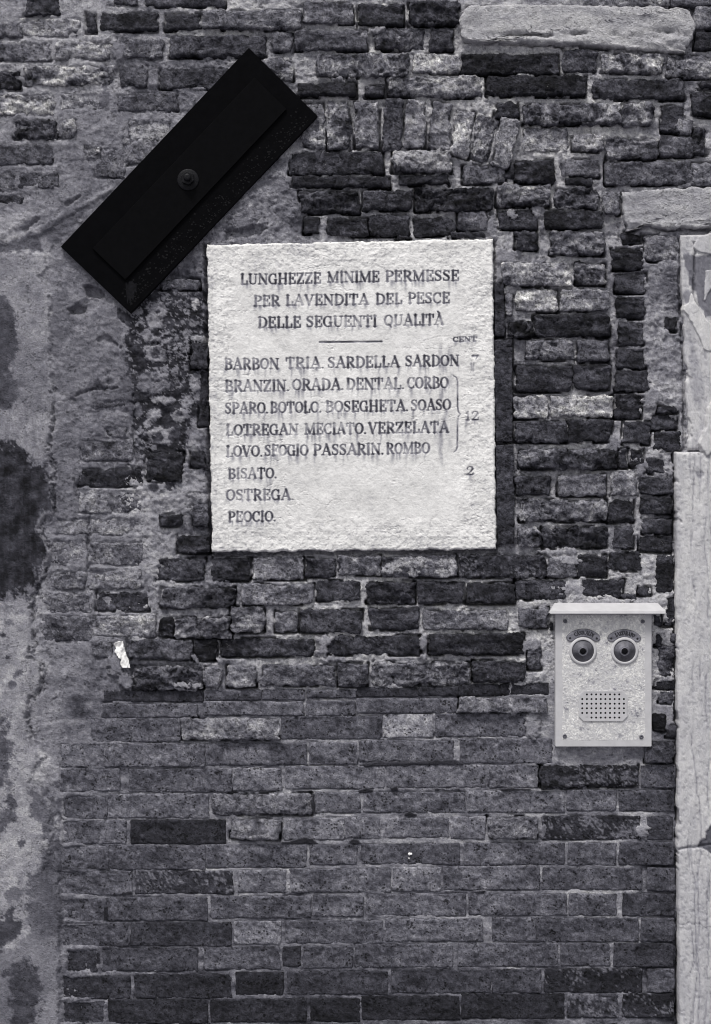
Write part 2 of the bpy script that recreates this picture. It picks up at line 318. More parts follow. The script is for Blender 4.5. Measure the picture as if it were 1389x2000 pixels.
# survey of the mortar: x, y, tone, height in mm
CP = '''0 30 100 0; 60 60 112 1; 150 20 112 2; 230 30 108 2; 180 150 112 2; 60 150 110 1; 20 260 95 0; 60 250 98 0; 180 240 90 3; 150 300 88 4; 100 350 90 4; 20 350 84 3; 200 370 84 4
280 50 95 -4; 280 120 86 0; 290 200 84 2; 380 120 84 -3; 400 190 82 1; 300 250 92 2; 360 65 120 -2; 440 60 125 -4
520 30 120 -8; 560 75 100 -8; 700 55 125 -8; 760 60 120 -7; 830 30 115 -9; 900 90 120 -7; 1000 95 120 -6; 1100 20 110 -9; 1370 20 90 -9; 1370 120 95 -9; 1120 150 120 -7
600 140 120 -6; 540 180 100 -5; 610 200 125 -7; 720 195 115 -8; 900 200 125 -6; 960 195 130 -5; 1050 198 115 -6; 1200 250 125 -6; 1300 250 110 -9; 760 290 120 -8; 690 350 110 -7; 900 310 110 -6; 980 360 110 -6; 1090 300 130 -4; 1150 250 125 -6; 1370 330 115 -5; 1195 330 105 -8; 1360 420 110 -9
560 400 80 3; 520 420 86 4; 560 440 88 4; 470 430 88 4; 620 440 110 -5; 720 470 110 -6; 850 415 120 -6; 960 450 118 -3; 960 400 105 -6; 1060 400 120 -4; 1050 480 110 -4; 990 500 115 0; 1110 500 120 -5; 1190 450 105 -9; 1190 560 95 -12; 1195 650 95 -10
1290 480 95 3; 1300 560 84 2; 1280 600 100 2; 1290 700 92 2; 1290 760 110 3; 1240 880 115 -6; 1100 610 115 -7; 1000 650 90 -10; 1010 700 100 -8; 1110 720 120 -5; 1190 720 90 -10; 1120 870 115 -5; 1010 900 100 -8; 1190 900 120 -6; 1240 1000 110 -6; 1290 860 115 -4; 1305 910 115 -3; 1120 1022 120 -5; 1030 1045 110 -4; 1190 1050 95 -8; 1270 1100 115 -4; 1310 980 95 -10
1240 1150 120 -3; 1100 1100 120 -3; 1010 1080 90 -9; 1180 1170 130 2; 1060 1180 130 1; 1050 1250 125 0; 1065 1320 120 0; 1050 1400 128 2; 1050 1440 120 0; 1160 1470 125 2; 1110 1475 120 2; 1220 1475 125 2; 1280 1180 130 0; 1290 1280 120 -1; 1290 1380 130 0; 1250 1470 122 1; 1310 1450 105 -1
920 1185 130 -4; 720 1160 125 -6; 720 1230 120 -6; 620 1185 125 -5; 520 1160 100 -4; 450 1130 95 -5; 630 1290 115 -4; 520 1290 125 -4; 830 1290 115 -5; 930 1285 110 -6; 460 1210 100 -3; 640 1080 105 -6; 860 1080 100 -8
110 460 84 4; 140 520 84 5; 60 500 118 8; 75 620 116 8; 75 760 108 8; 70 840 116 8; 140 650 86 4; 190 700 80 4; 130 750 80 4; 220 780 76 3; 130 850 78 4; 115 900 80 4; 130 980 82 3; 90 980 70 8; 90 1080 85 6; 60 1200 105 6; 210 900 84 0; 200 1010 92 1; 290 980 112 4; 310 1060 112 3; 300 1110 100 1; 230 1180 100 0; 270 1220 108 1; 200 1130 96 0
150 1140 90 1; 120 1220 88 1; 110 1290 88 2; 160 1290 92 2; 200 1320 76 1; 120 1350 86 2; 170 1380 88 1; 90 1400 94 3; 150 1440 88 1; 100 1450 90 3; 60 1300 124 7; 30 1400 126 7; 60 1500 126 7; 100 1540 95 4; 60 1620 126 6; 90 1700 72 4; 40 1740 112 6; 90 1800 74 5; 90 1860 98 5; 60 1950 76 5; 100 1970 96 5
300 1350 90 -3; 420 1290 90 -2; 500 1350 95 -3; 800 1345 100 -3; 300 1450 102 -2; 600 1447 118 -1; 900 1440 118 -1; 1000 1490 115 -1; 500 1497 100 -2; 1150 1495 112 -1; 800 1490 100 -1; 250 1550 98 -2; 500 1596 112 -1; 700 1593 118 -1; 950 1590 105 -1; 1200 1590 112 -1; 600 1645 118 -1; 830 1642 122 -1; 300 1650 100 -1; 1100 1645 108 -1; 1250 1620 115 0; 250 1700 96 -1; 480 1698 118 -1; 700 1694 96 -1; 1100 1692 108 -1; 400 1749 116 -1; 900 1742 95 -1; 1180 1745 122 -1; 700 1794 98 -1; 930 1790 110 -1; 1200 1790 118 -1; 300 1800 92 -1; 500 1847 96 -1; 900 1843 98 -1; 1200 1840 100 -1; 300 1900 86 -1; 700 1895 88 -1; 1100 1890 96 -1; 400 1950 86 -1; 800 1942 88 -1; 1200 1940 92 -1; 600 2000 76 -1; 1100 1990 88 -1
1320 1500 60 -8; 1320 1700 60 -8; 1320 1900 60 -8; 1322 1000 60 -14; 1328 600 70 -6; 398 600 70 -6; 396 900 80 -2; 404 1060 70 -10
-900 900 80 2; -900 1900 80 2; 1900 500 90 0; 1900 1800 90 0; -600 0 95 0; 700 -400 95 -6; 700 2300 75 -1; 0 2300 70 4'''
cp = np.array([[float(q) for q in e.split()] for e in CP.replace('\n', ';').split(';') if e.strip()])
cgx = np.arange(-1160, 1980, 14.); cgy = np.arange(-560, 2480, 14.)
CX, CY = np.meshgrid(cgx, cgy); ws = 0; t_ = 0; h_ = 0
for x, y, t, h in cp:
    wgt = 1/(((CX-x)**2+(CY-y)**2)/400+1)**2.2
    ws = ws+wgt; t_ = t_+wgt*t; h_ = h_+wgt*h
t_ /= ws; h_ /= ws
def samp(Mp, X, Y):
    u = np.clip((X-cgx[0])/14, 0, len(cgx)-2.001); v = np.clip((Y-cgy[0])/14, 0, len(cgy)-2.001)
    i = u.astype(int); j = v.astype(int); fx = u-i; fy = v-j
    return (Mp[j, i]*(1-fx)+Mp[j, i+1]*fx)*(1-fy)+(Mp[j+1, i]*(1-fx)+Mp[j+1, i+1]*fx)*fy
wx = fbm(GX/40, GY/40, 4, 21)*16; wy = fbm(GX/40, GY/40, 4, 22)*16
TONE = samp(t_, GX+wx, GY+wy); HM = samp(h_, GX+wx*.6, GY+wy*.6)*0.001
lowzone = sstep(1335, 1365, GY)*sstep(110, 150, GX)
CRX = [(0,498),(40,492),(82,494),(92,520),(80,545),(98,578),(99,700),(104,790),(98,850),(92,880),(103,910),(100,960),(106,1000),(86,1010),(77,1030),(88,1060),(95,1080),(87,1110),(78,1140),(62,1165),(60,1220),(68,1262),(52,1280),(84,1300),(86,1345),(60,1362),(52,1400),(62,1450),(80,1480),(60,1530),(95,1560),(104,1640),(85,1700),(110,1720),(117,1800),(118,2400),(-1200,2400),(-1200,498)]
smooth = (1-sstep(-6, 4, poly_sdf(CRX, GX, GY)))
smooth = 1-.72*smooth
zl = (1-sstep(200, 330, GX))*(1-lowzone); smooth = smooth*(1-.35*zl)
rough_amp = (0.0042*(1-lowzone)+0.0012*lowzone)*smooth
HM += .0028*(1-lowzone)*sstep(300, 420, GX)
HM += fbm(GX/26, GY/20, 5, 31, 0.55)*rough_amp + fbm(GX/7, GY/6, 3, 35)*rough_amp*0.35
TONE = TONE*(1.37-.10*lowzone) + (fbm(GX/34, GY/24, 6, 41, 0.72)*28 + fbm(GX/6, GY/6, 3, 44)*15)*smooth
TONE += lowzone*(fbm(GX/60, GY/14, 4, 46, .6)*34-12)
_ck = np.abs(fbm(GX/52, GY/38, 5, 47, .6)); _cm = (1-sstep(0, .022, _ck))*sstep(-.05, .25, fbm(GX/70, GY/70, 3, 48))*(1-lowzone)
HM -= _cm*.006*smooth
_gr = sstep(.34, .5, fbm(GX/8, GY/7, 3, 49, .6)); TONE += _gr*16*(1-lowzone)*smooth; HM += _gr*.0012*(1-lowzone)*smooth
_gp = sstep(.36, .5, fbm(GX/9, GY/8, 3, 50, .6)); TONE -= _gp*14*(1-lowzone)*smooth; HM -= _gp*.0018*(1-lowzone)*smooth
HREG = HM.copy()

# ---- stains, skins of render and crusts: polygon, tone (None keeps), alpha, edge softness px, warp px, height change mm
def paint(pts, tone=None, alpha=1.0, soft=3, warp=6, dh=0.0, sc=18, mott=0.0, abs_h=None):
    global TONE, HM
    P = np.array(pts, float); m = warp*2.6+soft+4
    i0, i1 = np.searchsorted(gy, [P[:, 1].min()-m, P[:, 1].max()+m]); j0, j1 = np.searchsorted(gx, [P[:, 0].min()-m, P[:, 0].max()+m])
    X = GX[i0:i1, j0:j1]; Y = GY[i0:i1, j0:j1]
    if X.size == 0: return
    d = poly_sdf(pts, X, Y) + fbm(X/sc, Y/sc, 6, 51, 0.74)*warp*2.1
    a = 1-sstep(-soft, soft, d)
    if tone is not None:
        tt = tone*1.13 + (fbm(X/22, Y/17, 6, 61, .75)*mott*2.6 if mott else 0)
        TONE[i0:i1, j0:j1] = TONE[i0:i1, j0:j1]*(1-a*alpha)+tt*a*alpha
    if dh: HM[i0:i1, j0:j1] += a*dh*0.001
    if abs_h is not None: HM[i0:i1, j0:j1] = HM[i0:i1, j0:j1]*(1-a) + a*(abs_h*0.001+fbm(X/10, Y/10, 4, 63)*0.0012)
def ell(cx, cy, rx, ry, n=14, rot=0):
    c, s = math.cos(rot), math.sin(rot)
    return [(cx+rx*math.cos(2*math.pi*k/n)*c-ry*math.sin(2*math.pi*k/n)*s, cy+rx*math.cos(2*math.pi*k/n)*s+ry*math.sin(2*math.pi*k/n)*c) for k in range(n)]

# footprints of the bricks: the bed drops away under each brick and deep gaps open along some edges
SD = np.full(GX.shape, 99.0)
for k, (pts, tone, st, nm) in enumerate(bricks):
    P = np.array(pts); m = 12
    i0, i1 = np.searchsorted(gy, [P[:, 1].min()-m, P[:, 1].max()+m]); j0, j1 = np.searchsorted(gx, [P[:, 0].min()-m, P[:, 0].max()+m])
    if i1 <= i0 or j1 <= j0: continue
    X = GX[i0:i1, j0:j1]; Y = GY[i0:i1, j0:j1]
    d = poly_sdf(pts, X, Y); SD[i0:i1, j0:j1] = np.minimum(SD[i0:i1, j0:j1], d)
    cyy = P[:, 1].mean(); hh = (P[:, 1].max()-P[:, 1].min())/2; ww = (P[:, 0].max()-P[:, 0].min())/2; cxx = P[:, 0].mean()
    below = sstep(0.55, 0.9, (Y-cyy)/hh); above = sstep(0.55, 0.9, (cyy-Y)/hh); side = sstep(0.9, 1.0, np.abs(X-cxx)/ww)
    nz = fbm(X/34+k*.37, Y/60, 3, 70+k % 7)
    left = 1-sstep(300, 420, X)*1.0
    if 's' in st:
        amt = (below*sstep(0.25, 0.55, nz)*0.006+above*sstep(0.35, .7, nz)*0.003)*(sstep(-2.2, -.6, d)*(1-sstep(1.0, 3.0, d)))
    else:
        amt = (below*sstep(-0.22, 0.06, nz)*0.032+above*sstep(0.3, .5, nz)*0.014+side*sstep(0.1, .35, nz)*0.024)*(sstep(-4.5, -2, d)*(1-sstep(1.6, 4.6, d)))*(1-.6*left)*(.3 if cxx < 300 and tone > 60 else 1)
    HM[i0:i1, j0:j1] -= amt
inside = sstep(0.5, 5, -SD + fbm(GX/13, GY/10, 4, 81, .65)*(4.0-2.0*lowzone))
leftcov = (1-sstep(270, 420, GX))*(1-lowzone)           # the smeared, rendered part of the wall
HM -= inside*(0.009*(1-lowzone)+0.006*lowzone)*(1-0.55*leftcov)

# --- the render at the left
CRX = [(0,498),(40,492),(82,494),(92,520),(80,545),(98,578),(99,700),(104,790),(98,850),(92,880),(103,910),(100,960),(106,1000),(86,1010),(77,1030),(88,1060),(95,1080),(87,1110),(78,1140),(62,1165),(60,1220),(68,1262),(52,1280),(84,1300),(86,1345),(60,1362),(52,1400),(62,1450),(80,1480),(60,1530),(95,1560),(104,1640),(85,1700),(110,1720),(117,1800),(118,2400),(-1200,2400),(-1200,498)]
paint(CRX, None, 1, 2.5, 4, dh=4.5, sc=14)
_d = poly_sdf(CRX, GX, GY)+fbm(GX/14, GY/14, 6, 51, .74)*4*2.1
_l = (1-sstep(2.0, 5.0, np.abs(_d+1.5)))*sstep(-.35, -.05, fbm(GX/22, GY/30, 4, 52))*(GY > 560)*(GY < 1600)
_lip = _l
HM -= (1-sstep(.8, 3., np.abs(_d-4.5)))*sstep(-.2, .1, fbm(GX/22, GY/40, 4, 53))*.006*(GY > 700)*(GY < 1500)
paint([(-300,500),(60,496),(95,520),(76,545),(97,580),(98,700),(97,790),(96,860),(70,890),(40,870),(20,830),(-300,830)], 116, .85, 6, 8, mott=12)
paint([(-300,572),(10,577),(24,600),(34,640),(36,690),(24,720),(40,780),(20,800),(-300,805)], 60, .9, 3, 5, mott=9)
paint([(20,700),(90,690),(96,780),(60,800),(30,790)], 92, .6, 10, 10, mott=8)
paint([(0,810),(60,800),(95,790),(94,840),(70,885),(40,868),(-40,860)], 118, .8, 8, 10, mott=12)
paint([(-300,862),(30,866),(60,892),(92,905),(98,950),(104,1000),(80,1020),(84,1060),(90,1100),(78,1150),(40,1172),(-300,1180)], 47, .95, 4, 9, mott=12)
paint([(-300,1172),(20,1178),(45,1165),(62,1180),(58,1240),(80,1300),(80,1350),(52,1380),(58,1450),(75,1500),(70,1570),(95,1640),(80,1700),(60,1760),(60,1830),(20,1860),(-300,1850)], 132, .85, 5, 12, mott=14)
paint([(0,1400),(18,1420),(26,1470),(20,1530),(-60,1560),(-60,1400)], 72, .8, 4, 10, mott=10)
paint([(0,1575),(25,1555),(42,1570),(30,1600),(5,1640),(-40,1640)], 68, .8, 4, 8, mott=10)
paint([(55,1545),(115,1540),(118,1700),(112,1830),(80,1830),(62,1790),(45,1720),(80,1700),(90,1640),(72,1600)], 74, .75, 5, 10, mott=12)
paint([(-200,1782),(8,1784),(28,1778),(42,1800),(38,1820),(14,1835),(10,1858),(-200,1870)], 56, .9, 3, 9, mott=8)
paint([(18,1890),(50,1870),(82,1895),(92,1930),(84,1960),(66,1990),(60,2060),(10,2060),(22,1960)], 56, .85, 6, 10, mott=12)
paint([(62,1832),(117,1825),(118,1900),(95,1915),(80,1880)], 104, .7, 5, 8, mott=8)
for (x, y, r, t) in [(38,1315,9,78),(28,1337,7,74),(14,1285,3,50),(8,1240,3,50),(18,1215,9,96),(42,1645,6,70),(25,1745,14,90),(30,1598,10,80),(12,1900,8,60),(60,1740,9,88)]:
    paint(ell(x, y, r, r*.8), t, .85, 2, 5)
for (x, y, rx, ry, t) in [(78,893,9,13,128),(66,905,5,9,122),(90,880,6,10,130),(70,1118,5,12,104),(60,1150,8,10,120),(40,1162,7,8,124),(20,1168,8,6,122),(88,1010,4,10,96),(30,1100,3,5,90),(52,1168,6,9,70),(28,1190,5,9,74),(66,1180,4,9,64)]:
    paint(ell(x, y, rx, ry), t, .8, 3, 7, mott=8)
_st = sstep(.05, .4, fbm(GX/9, GY/90, 4, 59, .6))*(GX < 92)*(GY > 780)*(GY < 1500)*(1-sstep(78, 92, GX)); TONE -= 10*_st
TONE = TONE*(1-.85*_lip)+.85*_lip*(136+14*fbm(GX/6, GY/6, 3, 60)); HM += .0012*_lip
# diagonal lips where coats of render end
paint([(-200,424),(0,420),(62,418),(76,424),(40,444),(20,452),(0,478),(-200,500)], 132, .85, 4, 3, dh=3, mott=8)
paint([(50,452),(75,446),(120,418),(180,388),(216,365),(220,372),(160,408),(128,426),(80,458),(56,462)], 124, .8, 3, 2, dh=3.5, mott=8)
paint([(46,449),(72,424),(78,428),(50,455)], None, 1, 2, 2, dh=-9)
paint([(128,398),(160,380),(164,384),(132,402)], None, 1, 1.5, 2, dh=-10)
paint([(-100,482),(0,480),(58,455),(76,462),(84,490),(30,492),(-100,506)], 72, .85, 3, 3, mott=6, dh=-1)
paint([(84,440),(160,395),(180,400),(120,470),(98,478),(80,460)], 76, .8, 4, 4, mott=6)
paint([(98,580),(130,570),(160,600),(150,640),(110,700),(98,700)], 86, .7, 4, 5, mott=6)
# holes through the render
paint([(166,560),(180,556),(198,566),(206,580),(190,582),(170,578)], None, 1, 2.5, 2, dh=-20)
paint([(134,604),(150,598),(168,600),(160,612),(140,614)], None, 1, 2.5, 2, dh=-16)
paint([(134,606),(165,586),(200,584),(182,612),(176,620),(150,622)], 122, .7, 3, 2, dh=-5)
paint(ell(159, 658, 15, 14), 112, .8, 2, 2, dh=1.5, mott=14); 
# black crust, with pale flakes and rings
paint([(236,610),(262,604),(300,568),(398,568),(402,660),(398,700),(388,760),(380,830),(400,880),(398,925),(378,900),(372,880),(350,905),(352,930),(345,960),(320,950),(300,915),(285,905),(268,880),(258,830),(262,780),(248,700),(250,650)], 42, .93, 3, 8, mott=12)
paint([(286,600),(310,585),(322,600),(330,604),(318,620),(312,636),(296,642),(290,628)], 122, .9, 2.5, 4, dh=2, mott=10)
for (x, y, rx, ry, t) in [(382,592,6,9,150),(284,652,10,10,108),(300,662,18,5,112),(364,655,8,12,105),(328,664,9,6,104),(304,690,22,19,112),(302,752,34,14,92),(318,782,24,7,120),(380,748,10,22,120),(302,808,14,12,116),(350,811,13,12,130),(288,830,6,6,120),(322,850,33,16,122),(305,735,10,6,118),(365,784,14,10,112),(270,800,8,18,92),(260,910,8,10,120),(302,948,20,16,116),(330,975,20,8,124),(390,662,18,6,128),(300,735,24,9,84)]:
    paint(ell(x, y, rx, ry), t*1.06, 1, 1.5, 3.6, dh=2.0, mott=10)
for (x, y, rx, ry) in [(303,690,9,11),(307,855,11,9),(342,852,12,13),(350,808,6,5),(300,952,9,10),(308,610,3,3)]:
    paint(ell(x, y, rx, ry), 52, .85, 2, 2, dh=-2.5, mott=10)
_c = (1-sstep(-4, 4, poly_sdf([(240,600),(300,568),(398,568),(404,700),(385,830),(398,900),(350,950),(300,930),(262,870),(262,780),(245,690)], GX, GY)))
_f = sstep(.26, .36, fbm(GX/7, GY/6, 4, 57, .7)+.4*fbm(GX/40, GY/40, 2, 58)-.04)*_c
TONE = TONE*(1-.85*_f)+.85*_f*136; HM += _f*.0012
paint([(296,670),(312,668),(308,675),(292,676)], None, 1, 1.5, 1, dh=-10)
paint([(376,820),(402,834),(408,850),(392,870),(372,905),(358,915),(362,880),(366,850)], 126, .85, 3, 6, mott=14, dh=1)
paint([(392,914),(404,950),(400,985),(378,970),(372,1010),(352,1012),(345,985),(352,955),(356,925),(372,935)], 124, .85, 3, 5, mott=10, dh=1.5)
paint([(290,975),(308,965),(318,1000),(314,1050),(300,1060),(290,1030)], 122, .8, 4, 5, mott=10, dh=1)
paint([(316,1035),(345,1038),(350,1060),(330,1080),(306,1075)], 128, .8, 3, 4, mott=10, dh=1)
paint([(205,805),(252,804),(252,818),(204,816)], 124, .7, 3, 3)
paint([(140,765),(158,740),(180,730),(170,758),(140,775)], 112, .8, 2, 3, mott=12, dh=1)
paint(ell(215, 744, 20, 12), 118, .85, 2, 3, dh=1.5, mott=12); paint(ell(216, 746, 9, 5), 66, .8, 2, 2, dh=-1.5)
paint([(190,735),(200,750),(215,760),(192,760),(176,762)], 60, .8, 2, 3)
for (pp) in ([(150,768),(186,758),(230,757),(228,760),(188,762),(150,772)], [(188,660),(205,654),(222,664),(240,680),(236,684),(214,668),(196,668)], [(258,770),(262,800),(258,860),(266,900),(272,930),(292,936),(290,932),(276,926),(270,896),(262,860),(266,800),(262,770)], [(172,1010),(176,1010),(176,1045),(174,1050),(172,1110),(170,1050)], [(100,915),(104,940),(110,1000),(107,1000),(100,940)], [(146,930),(152,950),(156,1000),(152,975),(146,955)], [(250,905),(275,930),(285,950),(272,940)], [(62,1250),(56,1280),(84,1300),(82,1345),(60,1365),(56,1400),(66,1440),(64,1440),(52,1400),(56,1362),(80,1343),(80,1302),(52,1282)]):
    paint(pp, None, 1, 1.6, 2.5, dh=-8, sc=10)
# lumps of mortar smeared over bricks
for (x, y, rx, ry, t, hh) in [(632,1252,14,10,118,12),(628,1272,12,14,108,12),(648,1288,26,8,112,10),(828,1256,8,18,112,9),(823,1282,11,6,124,11),(363,1337,25,10,120,12),(386,1338,12,8,118,9),(226,1300,15,22,100,10),(246,1330,14,16,104,11),(378,1285,9,10,110,9),(430,1292,10,7,118,9),(1040,1415,15,26,126,7),(1254,1625,12,16,122,5),(1062,1624,5,14,100,4),(1030,1262,24,12,112,9),(1110,1150,40,9,125,6),(1110,1095,34,10,122,6),(1090,1078,40,9,116,6),(1050,408,14,16,110,10),(1058,432,5,18,105,9),(960,440,10,24,110,8),(992,500,26,14,112,7),(1000,420,10,12,112,9),(1270,780,18,20,112,10),(1250,910,16,16,112,2),(1085,1350,10,40,110,3),(1170,1177,60,9,130,4),(1270,1176,34,10,130,4),(1062,1200,10,22,122,3),(1200,870,12,20,108,0),(480,440,20,10,95,6),(625,448,10,16,112,2),(1052,515,12,9,96,12),(712,70,8,6,118,9),(735,62,14,10,112,10),(198,78,14,10,116,8),(230,100,14,22,96,9),(222,128,12,9,96,9),(208,135,10,6,80,8),(1335,245,14,14,95,8),(1062,395,6,30,105,6),(676,154,26,4,110,12),(1358,360,30,6,90,4),(205,190,9,24,86,4),(187,252,8,7,118,5)]:
    paint(ell(x, y, rx, ry), t, .85, 3, 5, abs_h=hh, mott=10, sc=12)
paint([(890,1392),(1034,1384),(1040,1392),(1034,1396),(900,1398)], 118, .6, 2, 2)
# gaps and hollows in the flush joints, their shade painted dark on raised mortar
for pts in ([(708,1493),(735,1486),(800,1487),(880,1482),(905,1490),(905,1494),(800,1494),(712,1498)],):
    paint(pts, 44, .9, 1.2, 1.2, abs_h=3.0)
paint(ell(800, 1667, 4.5, 4), 230, .95, 1, 1.5, abs_h=4); paint(ell(799, 1676, 2.5, 2), 220, .9, 1, 1, abs_h=4)
for pts in ([(545,1646),(572,1640),(590,1634),(612,1636),(620,1648),(600,1649),(560,1649)], [(680,1646),(690,1638),(700,1640),(706,1649),(692,1650)], [(790,1588),(800,1584),(814,1590),(812,1595),(790,1595)], [(700,1542),(716,1539),(728,1544),(715,1549),(702,1548)], [(762,1537),(778,1534),(776,1544),(764,1544)], [(848,1539),(880,1541),(900,1538),(898,1545),(850,1544)], [(920,1740),(950,1738),(946,1745),(922,1744)], [(912,1835),(938,1833),(930,1841),(910,1840)], [(976,1540),(1010,1538),(1036,1541),(1034,1544),(980,1545)], [(236,1742),(258,1740),(258,1748),(236,1750)], [(203,1772),(210,1770),(212,1800),(200,1798)], [(186,1862),(194,1860),(196,1880),(188,1882)], [(608,1548),(616,1550),(616,1586),(608,1590)]):
    paint(pts, 34, .95, 1.2, 1.2, abs_h=3.2)
paint([(895,1786),(945,1786),(952,1796),(948,1802),(924,1796),(896,1796)], 128, .85, 2, 2, dh=1)
# deep gap beside the door jamb and round the plaque
def trench(x0, y0, x1, y1, depth, soft=2.0, warp=2.5):
    dx, dy = (3, 0) if abs(x1-x0) < abs(y1-y0) else (0, 2)
    paint([(x0-dx, y0-dy), (x1+(-dx if dx else dx), y1-dy) if dx else (x1, y1-dy), (x1+dx, y1+dy), (x0+dx, y0+dy)], None, 1, soft, warp, dh=-depth)
paint([(1316,884),(1324,884),(1325,1400),(1327,1640),(1330,1760),(1326,1900),(1328,2400),(1321,2400),(1321,1900),(1325,1760),(1322,1640),(1320,1400)], None, 1, 2, 3, dh=-30)
paint([(1323,470),(1329,470),(1330,560),(1337,700),(1340,880),(1334,880),(1332,700),(1325,560)], None, 1, 2, 2, dh=-14)
paint([(398,478),(406,478),(410,700),(416,1078),(408,1082),(404,800)], None, 1, 3, 2, dh=-22)
paint([(404,1076),(970,1071),(974,1080),(700,1083),(404,1086)], None, 1, 2, 2, dh=-14)
paint([(961,470),(968,470),(973,1076),(966,1076)], None, 1, 2, 2, dh=-20)
paint([(440,452),(475,446),(500,440),(520,446),(515,455),(480,462),(445,468)], None, 1, 3, 3, dh=-16)
paint([(566,430),(605,425),(612,450),(585,466),(570,460)], 64, .6, 3, 4, dh=-5)
# dark crust runs at the foot and beside the jamb
paint([(100,560),(118,1500),(117,2010)][:0] or [(112,1560),(120,1560),(121,2400),(114,2400)], 62, .5, 3, 3)
HM = np.where(poly_sdf(PL, GX, GY) < -5, np.minimum(HM, -0.012), HM)
# edge round the outside of what the photograph shows
wall = thing('brick_wall', 'old weathered brick wall with crumbling render at the left, filling the whole view', 'wall')
V = to_world(GX, GY, HM); V3 = V.copy()
me = raw_mesh('mortar', V, grid_faces(*GX.shape), tone_rgb(TONE))
mo = link('mortar_bed', me, M_mortar, wall); mo['kind'] = 'stuff'

